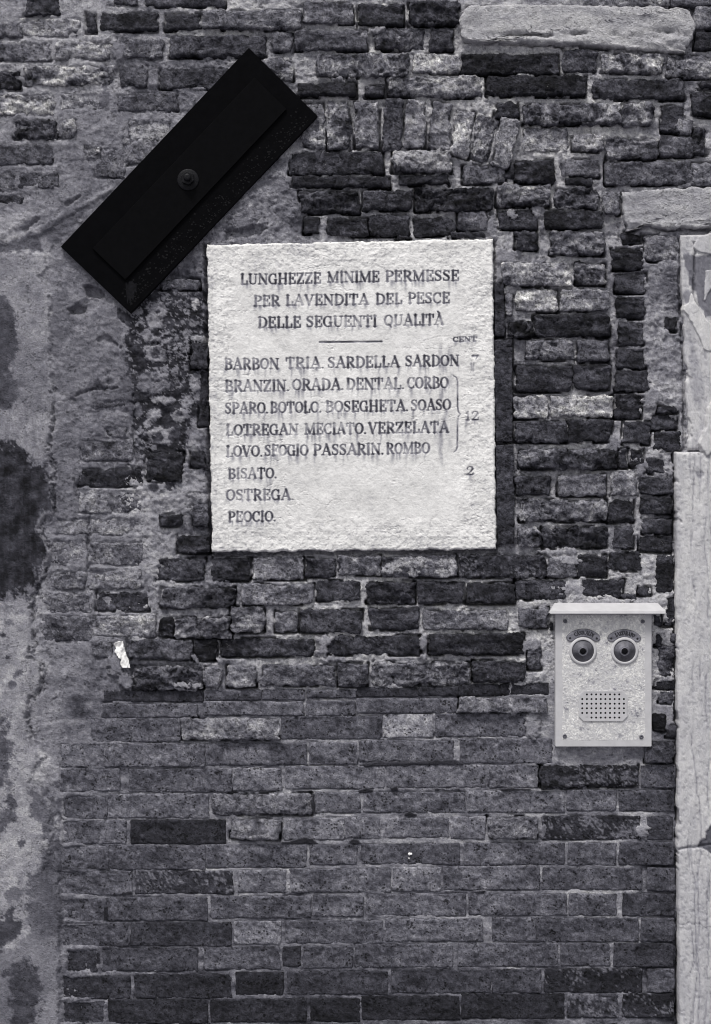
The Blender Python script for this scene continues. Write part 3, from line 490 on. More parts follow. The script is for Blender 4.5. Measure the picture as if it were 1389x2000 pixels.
# ------------------------------------------------------------------ brick meshes
def stone_mesh(name, pts, tone, st, seed, h0, step=None, o=(0, 0, 0)):
    P = np.array(pts, float); cx, cy = P.mean(0)
    ww = P[:, 0].max()-P[:, 0].min(); hh = P[:, 1].max()-P[:, 1].min()
    step = step or ((2.4 if 's' not in st else 3.0) if ww*hh < 12000 else 3.4)
    nx = max(int(ww/step), 5); ny = max(int(hh/step), 5)
    # edge-crowded parameter so that the worn arris is well drawn
    def par(n):
        u = np.linspace(-1, 1, n); return np.sign(u)*(1-(1-np.abs(u))**1.18)
    u = par(nx); v = par(ny)
    U, Vv = np.meshgrid(u, v)
    sm = 's' in st or 'e' in st
    r = (2.0 if sm else (4.6 if 'S' not in st else 4.5))
    if 'v' in st: r = 6
    rx = min(r*2/ww, .5); ry = min(r*2/hh, .5)
    ax = np.maximum(np.abs(U)-(1-rx), 0)/rx; ay = np.maximum(np.abs(Vv)-(1-ry), 0)/ry
    k = np.where((ax > 0) & (ay > 0), np.maximum(ax, ay)/np.sqrt(ax*ax+ay*ay+1e-12), 1.0)
    Uc = np.where((ax > 0) & (ay > 0), np.sign(U)*((1-rx)+ax*k*rx), U)
    Vc = np.where((ax > 0) & (ay > 0), np.sign(Vv)*((1-ry)+ay*k*ry), Vv)
    if len(pts) == 4:
        a = (Uc+1)/2; b = (Vc+1)/2
        X = (P[0, 0]*(1-a)+P[1, 0]*a)*(1-b)+(P[3, 0]*(1-a)+P[2, 0]*a)*b
        Y = (P[0, 1]*(1-a)+P[1, 1]*a)*(1-b)+(P[3, 1]*(1-a)+P[2, 1]*a)*b
    else:
        q = np.maximum(np.abs(U), np.abs(Vv))+1e-9
        dx = U/q*ww/2; dy = Vv/q*hh/2
        best = np.full(U.shape, 1e9)
        for i in range(len(P)):
            p0 = P[i]-(cx, cy); e = P[(i+1) % len(P)]-P[i]
            den = dx*e[1]-dy*e[0]; den = np.where(np.abs(den) < 1e-9, 1e-9, den)
            t = (p0[0]*e[1]-p0[1]*e[0])/den; s_ = (p0[0]*dy-p0[1]*dx)/den
            ok = (t > 0) & (s_ >= -1e-6) & (s_ <= 1+1e-6)
            best = np.where(ok & (t < best), t, best)
        best = np.where(best > 1e8, 1, best)
        X = cx+dx*best*q; Y = cy+dy*best*q
    wa = 1.1 if sm else (3.0 if 'v' not in st else 3.8)
    edge = 1-np.maximum(np.abs(U), np.abs(Vv))
    sx = seed*3.7
    X, Y = X+fbm(X/15+sx, Y/15, 5, 90, .68)*wa*1.7, Y+fbm(X/15+sx, Y/15, 5, 93, .68)*wa*1.35
    de = np.minimum((1-np.abs(U))*ww/2, (1-np.abs(Vv))*hh/2)      # px from the rim
    drop = 0.0010 if sm else 0.0036
    if 'S' in st: drop = 0.005
    if 'e' in st: drop = .001
    rr = r*(1+0.5*fbm(X/11+sx, Y/11, 3, 96))
    H = h0-drop*(1-np.clip(de/np.maximum(rr, 1), 0, 1))**2
    lr = np.random.default_rng(seed+100)
    ang = lr.uniform(-.25, .25); c, s = math.cos(ang), math.sin(ang)
    Xr = X*c+Y*s; Yr = -X*s+Y*c
    if nm_vertical(pts): Xr, Yr = Yr, Xr
    T = np.full(X.shape, float(tone))
    tilt = lr.uniform(-1, 1, 2)*(0.0006 if sm else 0.002)
    H += tilt[0]*(X-cx)/max(ww, 1)*2+tilt[1]*(Y-cy)/max(hh, 1)*2
    if sm:
        H += fbm(X/30+sx, Y/16, 4, 101)*0.0009+fbm(X/5+sx, Y/4, 3, 103)*0.00045
        T = T*(1+.30*fbm(X/44+sx, Y/22, 5, 105, .65)+.30*fbm(X/8+sx, Y/5, 4, 106, .65))
        pit = sstep(.62, .9, fbm(X/5.5+sx, Y/4.5, 2, 107)); H -= pit*0.003; T -= pit*10  # tone lowered in each pit as painted shade, besides the real dip
    elif 'S' in st:
        ly = ridge(Xr/110+sx, Yr/22, 5, 111); H += ly*0.0022+fbm(Xr/60+sx, Yr/22, 6, 113, .66)*0.0050*(.5+.9*sstep(cy-4, cy+22, Y))
        if ww > 300: H -= 0.013*(1-sstep(0, 4.0, np.abs(Y-(cy+12+fbm(X/60, X*0, 3, 116)*6))))*sstep(-.2, .3, fbm(X/70, Y*0, 2, 117))
        T = T*1.11+fbm(Xr/70+sx, Yr/26, 6, 114, .7)*22+fbm(Xr/9+sx, Yr/5, 3, 115)*9
    else:
        amp = 0.0040 if 'v' in st else 0.0023
        kx, ky = (26, 9) if lr.random() < .6 else (16, 13)
        H += ridge(Xr/kx+sx, Yr/ky, 5, 121, .68)*amp*1.5+fbm(X/42+sx, Y/24, 3, 123)*amp*1.3+fbm(X/5+sx, Y/4, 3, 125, .7)*amp*.8
        cz = np.abs(fbm(Xr/(kx*1.1)+sx*1.7, Yr/(ky*1.3), 4, 139, .55)); H -= (1-sstep(0, .07, cz))*amp*1.1*sstep(-.1, .25, fbm(X/45+sx, Y/30, 2, 140))
        # spalled corners and cracks
        ch = sstep(.35, .55, fbm(X/30+sx*2, Y/22, 3, 127)-.35*np.clip(de/14, 0, 1)); H -= ch*amp*1.8
        cr = 1-sstep(0, .05, np.abs(fbm(Xr/46+sx, Yr/40, 3, 129))); H -= cr*amp*1.6*sstep(0., .3, fbm(X/50+sx, Y/50, 2, 130))
        tv = 0.62 if 'v' in st else 0.36
        T = T*(1+tv*fbm(Xr/kx*1.2+sx, Yr/ky, 5, 131, .65)+tv*.7*fbm(X/40+sx, Y/26, 3, 132))
        # mortar film caught on some faces
        T = T+tone*.22*fbm(X/6+sx, Y/5, 3, 134, .7)
        fm = sstep(.28, .40, fbm(X/40+sx*1.3, Y/18, 6, 133, .72)); T = T*(1-.7*fm)+.7*fm*(tone*.45+70)
    if 'L' in st:
        lp = sstep(-.02, .14, fbm(X/30+sx, Y/15, 5, 135, .6)+.25-.6*(1-np.clip(de/9, 0, 1))); T = T*(1-lp)+lp*(158+fbm(X/7, Y/6, 3, 136)*22)
    if 'W' in st:
        lp = sstep(.30, .46, fbm(X/5+sx, Y/4, 4, 137, .7)+.55*fbm(X/50+sx, Y/25, 2, 138)-.05); T = T*(1-lp*.6)+lp*.6*140
    # skirt running back into the wall
    def ring(A):
        B_ = np.empty((A.shape[0]+2, A.shape[1]+2)); B_[1:-1, 1:-1] = A
        B_[0, 1:-1] = A[0]; B_[-1, 1:-1] = A[-1]; B_[:, 0] = B_[:, 1]; B_[:, -1] = B_[:, -2]; return B_
    Xs = ring(X); Ys = ring(Y); Hs = ring(H); Ts = ring(T)
    Hs[0, :] -= 0.035; Hs[-1, :] -= 0.035; Hs[1:-1, 0] -= 0.035; Hs[1:-1, -1] -= 0.035
    Vt = to_world(Xs, Ys, Hs, o)
    return raw_mesh(name, Vt, grid_faces(*Xs.shape), tone_rgb(Ts))
def nm_vertical(pts):
    P = np.array(pts); return (P[:, 1].max()-P[:, 1].min()) > 1.3*(P[:, 0].max()-P[:, 0].min())

order = sorted(range(len(bricks)), key=lambda i: -(abs(bricks[i][0][2][0]-bricks[i][0][0][0])*abs(bricks[i][0][2][1]-bricks[i][0][0][1])))
rank = {i: r for r, i in enumerate([i for i in order if bricks[i][3] == 'brick'])}
small = []
for i, (pts, tone, st, nm) in enumerate(bricks):
    P = np.array(pts); cx, cy = P.mean(0); lr = np.random.default_rng(900+i)
    if nm == 'stone_block': h0 = 0.016
    elif nm == 'edge_brick': h0 = 0.0085
    elif 's' in st: h0 = 0.0008+lr.uniform(-.0006, .0014)
    elif cx < 300 and cy > 370: h0 = 0.0006+lr.uniform(-.002, .0025)
    elif cx < 300: h0 = 0.0025+lr.uniform(-.002, .003)
    elif cx > 1195 and cy > 450 and cy < 1450: h0 = lr.uniform(-.002, .005)
    else: h0 = 0.0055+lr.uniform(-.004, .008)
    o = ((cx-694.5)/S, 0.0, CZ+(1000-cy)/S)
    mat = M_smooth if 's' in st else (M_slab if 'S' in st else M_rough)
    if nm == 'brick' and rank[i] >= 300:
        small.append((pts, tone, st, i, h0)); continue
    me = stone_mesh(nm, pts, tone, st, i, h0, o=o)
    link(nm, me, mat, wall, o)
def joined(name, items, mat, parent):
    Vs = []; Fs = []; Cs = []; n = 0
    for (pts, tone, st, sd_, h0) in items:
        m_ = stone_mesh('t', pts, tone, st, sd_, h0, step=items[0][-1] if False else None)
        k = len(m_.vertices); v = np.empty(k*3, np.float32); m_.vertices.foreach_get('co', v)
        f = np.empty(len(m_.loops), np.int32); m_.loops.foreach_get('vertex_index', f)
        c = np.empty(k*4, np.float32); m_.attributes['col'].data.foreach_get('color', c)
        Vs.append(v.reshape(-1, 3)); Fs.append(f.reshape(-1, 4)+n); Cs.append(c.reshape(-1, 4)[:, :3]); n += k
        bpy.data.meshes.remove(m_)
    ob = link(name, raw_mesh(name, np.concatenate(Vs), np.concatenate(Fs), np.concatenate(Cs)), mat, parent)
    ob['kind'] = 'stuff'; return ob
if small: joined('brick_fragments', small, M_rough, wall)
# brickwork that carries on above and below what the photograph shows
rest = []; rr_ = np.random.default_rng(77)
for r in range(8):
    y = 2003+r*49; x = 122-(r % 2)*90
    while x < 1310:
        wd = 190 if rr_.random() < .7 else 92
        x0, x1 = max(x, 122), min(x+wd, 1316)
        if x1-x0 > 25: rest.append(([(x0, y), (x1, y-4), (x1, y+40), (x0, y+44)], rr_.uniform(34, 60), 's', 3000+len(rest), .001))
        x += wd+8
for r in range(9):
    y = -60-r*50; x = -500-(r % 2)*100
    while x < 1500:
        wd = rr_.choice([185, 175, 90])
        rest.append(([(x, y), (x+wd, y), (x+wd, y+40), (x, y+40)], rr_.uniform(40, 110), 'r', 3000+len(rest), .006)); x += wd+10
joined('outer_brickwork', rest, M_rough, wall)
print('bricks', len(bricks), 'small', len(small), time.time()-T0)

# ------------------------------------------------------------------ lettering
TK, TN = 0.172, 0.082
def sf(x, y, hw=.10): return ([(x-hw, y), (x+hw, y)], [TN, TN])
def ln(x0, y0, x1, y1, w0, w1=None): return ([(x0, y0), (x1, y1)], [w0, w1 if w1 else w0])
def arc(cx, cy, rx, ry, a0, a1, n=14):
    p = []; w_ = []
    for k in range(n+1):
        a = math.radians(a0+(a1-a0)*k/n); p.append((cx+rx*math.cos(a), cy+ry*math.sin(a))); w_.append(TN+(TK-TN)*abs(math.cos(a))**1.6)
    return (p, w_)
def stem(x, y0=0, y1=1): return [ln(x, y0, x, y1, TK), sf(x, y1-.03 if y1 == 1 else y1), sf(x, y0+.03 if y0 == 0 else y0)]
G = {}
G['A'] = (.80, [ln(.12, .03, .40, 1, TN), ln(.40, 1, .68, .03, TK), ln(.22, .36, .58, .36, TN), sf(.12, .03), sf(.68, .03)])
G['B'] = (.70, stem(.18)+[ln(.18, .97, .36, .97, TN), arc(.34, .75, .20, .22, 90, -90), ln(.18, .52, .36, .52, TN), arc(.34, .27, .26, .24, 90, -90), ln(.18, .03, .36, .03, TN)])
G['C'] = (.70, [arc(.38, .5, .29, .47, 48, 312, 20), ln(.60, .66, .60, .94, TN*1.4), ln(.60, .08, .60, .22, TN)])
G['D'] = (.76, stem(.18)+[ln(.18, .97, .36, .97, TN), arc(.34, .5, .33, .47, 90, -90, 18), ln(.18, .03, .36, .03, TN)])
G['E'] = (.66, stem(.18)+[ln(.18, .97, .56, .97, TN), ln(.56, .97, .56, .76, TN*1.5), ln(.18, .51, .42, .51, TN), ln(.42, .40, .42, .62, TN*1.4), ln(.18, .03, .57, .03, TN), ln(.57, .03, .57, .26, TN*1.5)])
G['F'] = (.62, stem(.18)+[ln(.18, .97, .56, .97, TN), ln(.56, .97, .56, .76, TN*1.5), ln(.18, .51, .42, .51, TN), ln(.42, .40, .42, .62, TN*1.4)])
G['G'] = (.76, [arc(.38, .5, .29, .47, 48, 300, 20), ln(.60, .66, .60, .94, TN*1.4), ln(.60, .06, .60, .40, TK), sf(.60, .41)])
G['H'] = (.82, stem(.18)+stem(.64)+[ln(.18, .51, .64, .51, TN)])
G['I'] = (.36, stem(.18))
G['L'] = (.62, stem(.18)+[ln(.18, .03, .55, .03, TN), ln(.55, .03, .55, .30, TN*1.5)])
G['M'] = (.96, [ln(.15, .03, .15, .97, TN), sf(.15, .03), sf(.13, .97, .07), ln(.15, .97, .46, .08, TK), ln(.46, .08, .78, .97, TN), ln(.80, .03, .80, .97, TK), sf(.80, .03), sf(.82, .97, .07)])
G['N'] = (.82, [ln(.15, .03, .15, .97, TN), sf(.15, .03), sf(.13, .97, .07), ln(.15, .97, .66, .03, TK), ln(.66, .03, .66, .97, TN), sf(.66, .97)])
G['O'] = (.76, [arc(.38, .5, .29, .47, 0, 360, 26)])
G['P'] = (.66, stem(.18)+[ln(.18, .97, .36, .97, TN), arc(.34, .72, .24, .25, 90, -90), ln(.18, .47, .36, .47, TN)])
G['Q'] = (.78, [arc(.38, .5, .29, .47, 0, 360, 26), ln(.40, .12, .62, -.16, TK*.8, TN)])
G['R'] = (.74, stem(.18)+[ln(.18, .97, .36, .97, TN), arc(.34, .73, .22, .24, 90, -90), ln(.18, .49, .36, .49, TN), ln(.36, .47, .62, .04, TK), sf(.64, .03, .07)])
G['S'] = (.62, [([(.50, .80), (.44, .93), (.31, .97), (.17, .92), (.11, .77), (.17, .64), (.31, .53), (.44, .42), (.50, .27), (.44, .09), (.29, .03), (.15, .08), (.09, .20)], [TN, TN, TN, .10, .14, TK, TK, TK, .14, .10, TN, TN, TN]), ln(.50, .74, .50, .95, TN), ln(.09, .06, .09, .27, TN)])
G['T'] = (.72, stem(.36)+[ln(.08, .97, .64, .97, TN), ln(.08, .97, .08, .72, TN*1.5), ln(.64, .97, .64, .72, TN*1.5)])
G['U'] = (.80, [ln(.18, .30, .18, .97, TK), sf(.18, .97), ([(.18, .30), (.22, .10), (.40, .03), (.58, .10), (.63, .30)], [TK, .10, TN, TN, TN]), ln(.63, .30, .63, .97, TN), sf(.63, .97)])
G['V'] = (.76, [ln(.12, .97, .38, .02, TK), ln(.38, .02, .64, .97, TN), sf(.12, .97), sf(.64, .97)])
G['Z'] = (.68, [ln(.10, .97, .56, .97, TN), ln(.56, .97, .12, .03, TK), ln(.12, .03, .58, .03, TN), ln(.10, .97, .10, .76, TN*1.4), ln(.58, .03, .58, .26, TN*1.4)])
G['`'] = G['A'][0], G['A'][1]+[ln(.30, 1.24, .46, 1.08, TN*1.6, TN)]
G['.'] = (.24, [ln(.10, .05, .13, .05, .13)])
G['1'] = (.44, [ln(.24, .03, .24, .97, TK), ln(.24, .97, .10, .80, TN), sf(.24, .03)])
G['2'] = (.62, [([(.12, .74), (.16, .92), (.30, .98), (.46, .90), (.50, .72), (.40, .48), (.12, .05)], [.14, .08, .07, .12, TK, .12, .06]), ln(.10, .05, .52, .05, .13), ln(.52, .05, .54, .26, TN)])
G['7'] = (.60, [ln(.08, .88, .52, .90, .16), ln(.52, .92, .34, .45, .12, .05), ln(.08, .72, .08, .92, .06)])

def raster(arrX, arrY, ink, polyline, widths, slope=None):
    """darken the ink field along one stroke (all in drawing pixels)"""
    for k in range(len(polyline)-1):
        (x0, y0), (x1, y1) = polyline[k], polyline[k+1]; w0, w1 = widths[k], widths[k+1]; m = max(w0, w1)/2+2
        j0, j1 = np.searchsorted(arrX, [min(x0, x1)-m, max(x0, x1)+m]); i0, i1 = np.searchsorted(arrY, [min(y0, y1)-m, max(y0, y1)+m])
        if j1 <= j0 or i1 <= i0: continue
        X, Y = np.meshgrid(arrX[j0:j1], arrY[i0:i1]); ex, ey = x1-x0, y1-y0; L = ex*ex+ey*ey+1e-9
        t = np.clip(((X-x0)*ex+(Y-y0)*ey)/L, 0, 1); d = np.sqrt((X-x0-t*ex)**2+(Y-y0-t*ey)**2)
        c = np.clip((w0+(w1-w0)*t)/2-d+.5, 0, 1); ink[i0:i1, j0:j1] = np.maximum(ink[i0:i1, j0:j1], c)
def word(txt, x0, x1, b0, b1, hgt, gxx, gyy, ink, marks=None, bold=1.0):
    tot = sum(G[c][0] for c in txt)*hgt; q = (x1-x0)/tot; pen = x0
    for c in txt:
        wd, strokes = G[c]
        for pl, ws_ in strokes:
            pp = []
            for (u, v) in pl:
                X = pen+u*hgt*q; bb = b0+(b1-b0)*(X-x0)/max(x1-x0, 1); pp.append((X, bb-v*hgt))
            raster(gxx, gyy, ink, pp, [a*hgt*bold for a in ws_])
        if marks is not None and c != '.': marks.append((pen+wd*hgt*q*.5, b0+(b1-b0)*(pen-x0)/max(x1-x0, 1), wd*hgt*q))
        pen += wd*hgt*q

LINES = [
 ('LUNGHEZZE MINIME PERMESSE', [('LUNGHEZZE', 470, 628, 557.5, 555), ('MINIME', 639, 742, 553.5, 552), ('PERMESSE', 752, 897, 551.5, 550)], 20.5),
 ('PER LA VENDITA DEL PESCE', [('PER', 496, 548, 600, 599), ('LAVENDITA', 558, 721, 598.5, 596.5), ('DEL', 733, 786, 596, 595.5), ('PESCE', 796, 879, 594.5, 593.5)], 20.5),
 ('DELLE SEGUENTI QUALITA', [('DELLE', 504, 589, 642, 641), ('SEGUENTI', 598, 737, 640.5, 639), ('QUALIT`', 750, 867, 638, 636)], 21),
 ('CENT', [('CENT', 884, 931, 669, 668)], 9.5),
 ('BARBON TRIA SARDELLA SARDON 7', [('BARBON', 439, 546, 723, 722), ('TRIA.', 558, 634, 721, 720.5), ('SARDELLA', 640, 781, 720, 718), ('SARDON', 791, 897, 717, 715.5), ('7', 920, 935, 711, 711)], 21),
 ('BRANZIN ORADA DENTAL CORBO', [('BRANZIN.', 440, 566, 766, 765), ('ORADA.', 571, 672, 763.5, 762.5), ('DENTAL.', 676, 790, 762, 761), ('CORBO', 795, 876, 760, 759)], 21.5),
 ('SPARO BOTOLO BOSEGHETA SOASO', [('SPARO.', 440, 525, 809, 808), ('BOTOLO.', 528, 629, 807.5, 806.5), ('BOSEGHETA.', 636, 798, 806, 803.5), ('SOASO', 802, 881, 803, 801.5)], 21),
 ('LOTREGAN MECIATO VERZELATA 12', [('LOTREGAN', 442, 584, 851.5, 850), ('MECIATO.', 595, 716, 849.5, 848), ('VERZELATA', 719, 877, 847.5, 845.5), ('12', 907, 936, 822, 821)], 21),
 ('LOVO SFOGIO PASSARIN ROMBO', [('LOVO.', 442, 514, 893, 892), ('SFOGIO', 517, 603, 891, 890.5), ('PASSARIN.', 612, 750, 890, 888), ('ROMBO', 754, 840, 887.5, 886)], 21),
 ('BISATO 2', [('BISATO.', 446, 542, 936, 934.5), ('2', 909, 926, 929, 928)], 20),
 ('OSTREGA', [('OSTREGA.', 442, 575, 978, 977)], 21),
 ('PEOCIO', [('PEOCIO.', 446, 540, 1020, 1018.5)], 20),
]
pxa = np.arange(403, 973, 1.15); pya = np.arange(463, 1083, 1.15)
PX, PY = np.meshgrid(pxa, pya)
# plaque outline: (u,v) mapped on the surveyed quad so its edges are crisp but worn
uu = (pxa-pxa[0])/(pxa[-1]-pxa[0]); vv = (pya-pya[0])/(pya[-1]-pya[0])
UU, VV = np.meshgrid(uu, vv); q = np.array(PL, float)
QX = (q[0, 0]*(1-UU)+q[1, 0]*UU)*(1-VV)+(q[3, 0]*(1-UU)+q[2, 0]*UU)*VV
QY = (q[0, 1]*(1-UU)+q[1, 1]*UU)*(1-VV)+(q[3, 1]*(1-UU)+q[2, 1]*UU)*VV
_q = fbm(QX/18, QY/18, 5, 141, .66); QY += fbm(QX/18, QY/18, 5, 143, .66)*2.6; QX += _q*2.4
INK = np.zeros(PX.shape); marks = []; owner = np.full(PX.shape, -1)
for li, (lab, words, hg) in enumerate(LINES):
    ik = np.zeros(PX.shape); mk = []
    for (tx, x0, x1, b0, b1) in words:
        if tx in ('7', '12', '2'):
            i2 = np.zeros(PX.shape); word(tx, x0, x1, b0, b1, 17, pxa, pya, i2, None, 1.1); owner[i2 > .02] = {'7': 12, '12': 13, '2': 14}[tx]
        word(tx, x0, x1, b0, b1, (17 if tx in ('7', '12', '2') else hg), pxa, pya, ik, mk, 1.8 if li == 3 else 1.25)
    owner[(ik > 0.02) & (owner < 0)] = li; INK = np.maximum(INK, ik); marks += [(a, b, c, li) for a, b, c in mk]
rule = np.zeros(PX.shape); raster(pxa, pya, rule, [(625, 669.5), (746, 668.2)], [3.6, 3.0])
brace = np.zeros(PX.shape)
raster(pxa, pya, brace, [(885, 735), (891, 738), (893.5, 746), (893.5, 795), (895, 805), (899, 810), (895, 815), (893.5, 826), (893, 872), (891, 880), (886, 884)], [1.4, 2, 2.8, 3, 2.6, 2, 2.6, 3, 3, 2.4, 1.6])
owner[rule > .02] = 20; owner[brace > .02] = 21
smp = lambda A: A[np.clip(((QY-pya[0])/1.15+.5).astype(int), 0, A.shape[0]-1), np.clip(((QX-pxa[0])/1.15+.5).astype(int), 0, A.shape[1]-1)]
def bil(A):
    a = np.clip((QX-pxa[0])/1.15, 0, A.shape[1]-1.001); b = np.clip((QY-pya[0])/1.15, 0, A.shape[0]-1.001)
    i = b.astype(int); j = a.astype(int); fx = a-j; fy = b-i
    return (A[i, j]*(1-fx)+A[i, j+1]*fx)*(1-fy)+(A[i+1, j]*(1-fx)+A[i+1, j+1]*fx)*fy
DR = np.zeros(PX.shape); dr = np.random.default_rng(8)
for (mx_, my_, mw, li) in marks:
    for rep in range(dr.integers(1, 4)):
        x = mx_+dr.uniform(-.45, .45)*mw; L = dr.uniform(4, 26 if li in (0, 4, 5, 6, 7, 8, 9) else 12)
        wd = dr.uniform(1.5, 5.5); al = dr.uniform(.15, .60)
        sel = (PY > my_-3) & (PY < my_+L) & (np.abs(PX-x) < 8)
        f = np.exp(-((PX[sel]-x-fbm(PY[sel]/12+x, PY[sel]*0, 2, 5)*1.6)/wd)**2*2.2)*(1-(PY[sel]-my_)/L)**.8
        DR[sel] = np.maximum(DR[sel], np.nan_to_num(f)*al)
ink = np.maximum(bil(INK), 0); ink_all = np.maximum(ink, np.maximum(bil(rule), bil(brace))); drip = bil(DR); own = smp(owner)
core = sstep(440, 470, QX)*(1-sstep(880, 920, QX))*sstep(520, 545, QY)*(1-sstep(1000, 1040, QY))
am = 0.0013*(1-.70*core)
pic = ridge(QX/14, QY/11, 4, 151, .6)
HP = 0.013+pic*am*.75+fbm(QX/22, QY/18, 5, 153, .6)*am*.9+fbm(QX/90, QY/90, 3, 155)*.0015+fbm(QX/5, QY/4, 2, 156)*am*.25
cr = 1-sstep(0, .035, np.abs(fbm(QX/60, QY/24, 4, 157))); HP -= cr*.0014*sstep(0, .4, fbm(QX/60, QY/60, 2, 158))
de = np.minimum(np.minimum(UU, 1-UU)*557, np.minimum(VV, 1-VV)*600)
HP -= 0.006*(1-np.clip(de/(4+2.5*fbm(QX/14, QY/14, 3, 159)), 0, 1))**2
HP -= ink_all*0.0019
fade = np.clip(.76+.55*fbm(QX/26, QY/18, 3, 161), .38, 1.)
dark1 = 1-.0*core
TP = 221+fbm(QX/60, QY/50, 5, 163, .7)*12+fbm(QX/9, QY/7, 4, 165, .7)*9-12*(1-core)*sstep(0.0, .6, -pic)
_pt = .5*sstep(.30, .46, fbm(QX/6, QY/6, 3, 167, .7)+.25*fbm(QX/60, QY/50, 2, 168)); TP -= 42*_pt*(1-.75*core); HP -= .0012*_pt*(1-.6*core)
TP -= 60*np.exp(-((QX-868)/16.)**2)*sstep(640, 680, QY)*(1-sstep(880, 960, QY))*np.clip(fbm(QX/9, QY/30, 4, 169)*.9+.15, 0, 1)
TP -= 22*(1-sstep(405, 450, QX))*np.clip(fbm(QX/10, QY/14, 5, 170, .7)*2+.1, 0, 1)
TP -= 30*sstep(560, 600, QX)*(1-sstep(700, 760, QX))*(1-sstep(495, 515, QY))*np.clip(fbm(QX/18, QY/12, 4, 171), 0, 1)
TP = TP*(1-drip*.72)
TP = TP*(1-ink_all*fade)+ink_all*fade*(72+26*fbm(QX/6, QY/5, 3, 173))
def plq_ring(A, dz=0.):
    B_ = np.empty((A.shape[0]+2, A.shape[1]+2)); B_[1:-1, 1:-1] = A
    B_[0, 1:-1] = A[0]; B_[-1, 1:-1] = A[-1]; B_[:, 0] = B_[:, 1]; B_[:, -1] = B_[:, -2]
    if dz: B_[0] -= dz; B_[-1] -= dz; B_[1:-1, 0] -= dz; B_[1:-1, -1] -= dz
    return B_
XA, YA, HA, TA = plq_ring(QX), plq_ring(QY), plq_ring(HP, .04), plq_ring(TP)
OW = np.full(XA.shape, -1); OW[1:-1, 1:-1] = own
Vp = to_world(XA, YA, HA).reshape(-1, 3); Cp = tone_rgb(TA).reshape(-1, 3)
fo = np.maximum(np.maximum(OW[:-1, :-1], OW[1:, :-1]), np.maximum(OW[1:, 1:], OW[:-1, 1:]))
plaque = thing('stone_plaque', 'white stone plaque carved with minimum fish lengths in Italian capitals', 'plaque')
def sub(name, mask, parent, label=None):
    F = grid_faces(*XA.shape, mask=mask); idx, inv = np.unique(F, return_inverse=True)
    ob = link(name, raw_mesh(name, Vp[idx], inv.reshape(-1, 4), Cp[idx]), M_plaque, parent)
    if label: ob['label'] = label
    return ob
slab = sub('slab', fo < 0, plaque)
words_lab = {0: 'carved line reading LUNGHEZZE MINIME PERMESSE', 1: 'carved line reading PER LA VENDITA DEL PESCE', 2: 'carved line reading DELLE SEGUENTI QUALITA', 3: 'small carved word CENT', 4: 'carved line reading BARBON TRIA SARDELLA SARDON', 5: 'carved line reading BRANZIN ORADA DENTAL CORBO', 6: 'carved line reading SPARO BOTOLO BOSEGHETA SOASO', 7: 'carved line reading LOTREGAN MECIATO VERZELATA', 8: 'carved line reading LOVO SFOGIO PASSARIN ROMBO', 9: 'carved line reading BISATO', 10: 'carved line reading OSTREGA', 11: 'carved line reading PEOCIO', 12: 'carved numeral 7', 13: 'carved numeral 12', 14: 'carved numeral 2'}
for li in range(15): sub('inscription', fo == li, plaque, words_lab[li])
sub('dividing_rule', fo == 20, plaque); sub('curly_brace', fo == 21, plaque)
print('plaque', time.time()-T0)

# ------------------------------------------------------------------ black anchor plate
M_black = mat_plain('black_painted_steel', 0, rough=0.55, spec=0.02, var=0.35, sc=45, bump=0.35, rgb=(0.0026, 0.0026, 0.0032))
M_black2 = mat_plain('black_steel_bar', 0, rough=0.5, spec=0.03, var=0.3, sc=70, bump=0.2, rgb=(0.0028, 0.0028, 0.0034))
M_bolt = mat_plain('blackened_bolt', 0, rough=0.45, spec=0.14, var=0.3, sc=160, bump=0.4, rgb=(0.006, 0.006, 0.008))
anchor = thing('anchor_plate', 'black steel plate with a bolted central bar, fixed slantwise across the wall', 'metal plate')
link('back_plate', prism('back_plate', [(487, 97), (621, 230), (257, 614), (121, 484)], 0.002, 0.0185, 0.001), M_black, anchor)
link('raised_bar', prism('raised_bar', [(498.5, 156.5), (560, 218), (247.5, 549), (184, 488.5)], 0.018, 0.0245, 0.0008), M_black2, anchor)
# rust blisters along the lower right edge and a pale run at the lower corner
Vb = []; Fb = []; r2 = np.random.default_rng(3)
for k in range(420):
    t = r2.random()**.8; a = r2.random()**1.7
    x = 612+(262-612)*t-4-a*26; y = 236+(600-236)*t-a*22-2; rad = r2.uniform(.8, 2.9); n0 = len(Vb); hgt = r2.uniform(.0008, .0026)
    for j in range(6):
        an = j*math.pi/3+r2.random()*.6; Vb.append(((x+rad*math.cos(an)-694.5)/S, -0.0183, CZ+(1000-y-rad*math.sin(an)*.8)/S))
    Vb.append(((x-694.5)/S, -0.0183-hgt*.5, CZ+(1000-y)/S))
    for j in range(6): Fb.append((n0+j, n0+(j+1) % 6, n0+6))
M_rust = mat_plain('rust', 0, rough=.9, spec=.2, var=.4, sc=300, bump=.4, rgb=(0.0045, 0.0045, 0.0055))
ob = link('rust_blisters', py_mesh('rust_blisters', Vb, Fb, True), M_rust, anchor); ob['kind'] = 'stuff'
M_run = mat_plain('chalky_run', 0, rough=.9, spec=.1, var=.9, sc=120, bump=.1, rgb=(0.0075, 0.0075, 0.0095))
link('chalky_run', prism('chalky_run', [(247, 554), (250, 553), (252, 560), (254, 552), (261, 551), (264, 556), (269, 555), (268, 575), (265, 570), (262, 592), (259, 580), (257, 600), (254, 582), (251, 596), (249, 575)], 0.0183, 0.0187), M_run, anchor)
bolt = link('washer', lathe('washer', 369.5, 355, [(21, 0.024), (21, 0.0262), (19.5, .0270), (10, .0272)], 40), M_bolt, anchor)
def ngon(cx, cy, r, n, rot=0): return [(cx+r*math.cos(rot+2*math.pi*k/n), cy+r*math.sin(rot+2*math.pi*k/n)) for k in range(n)]
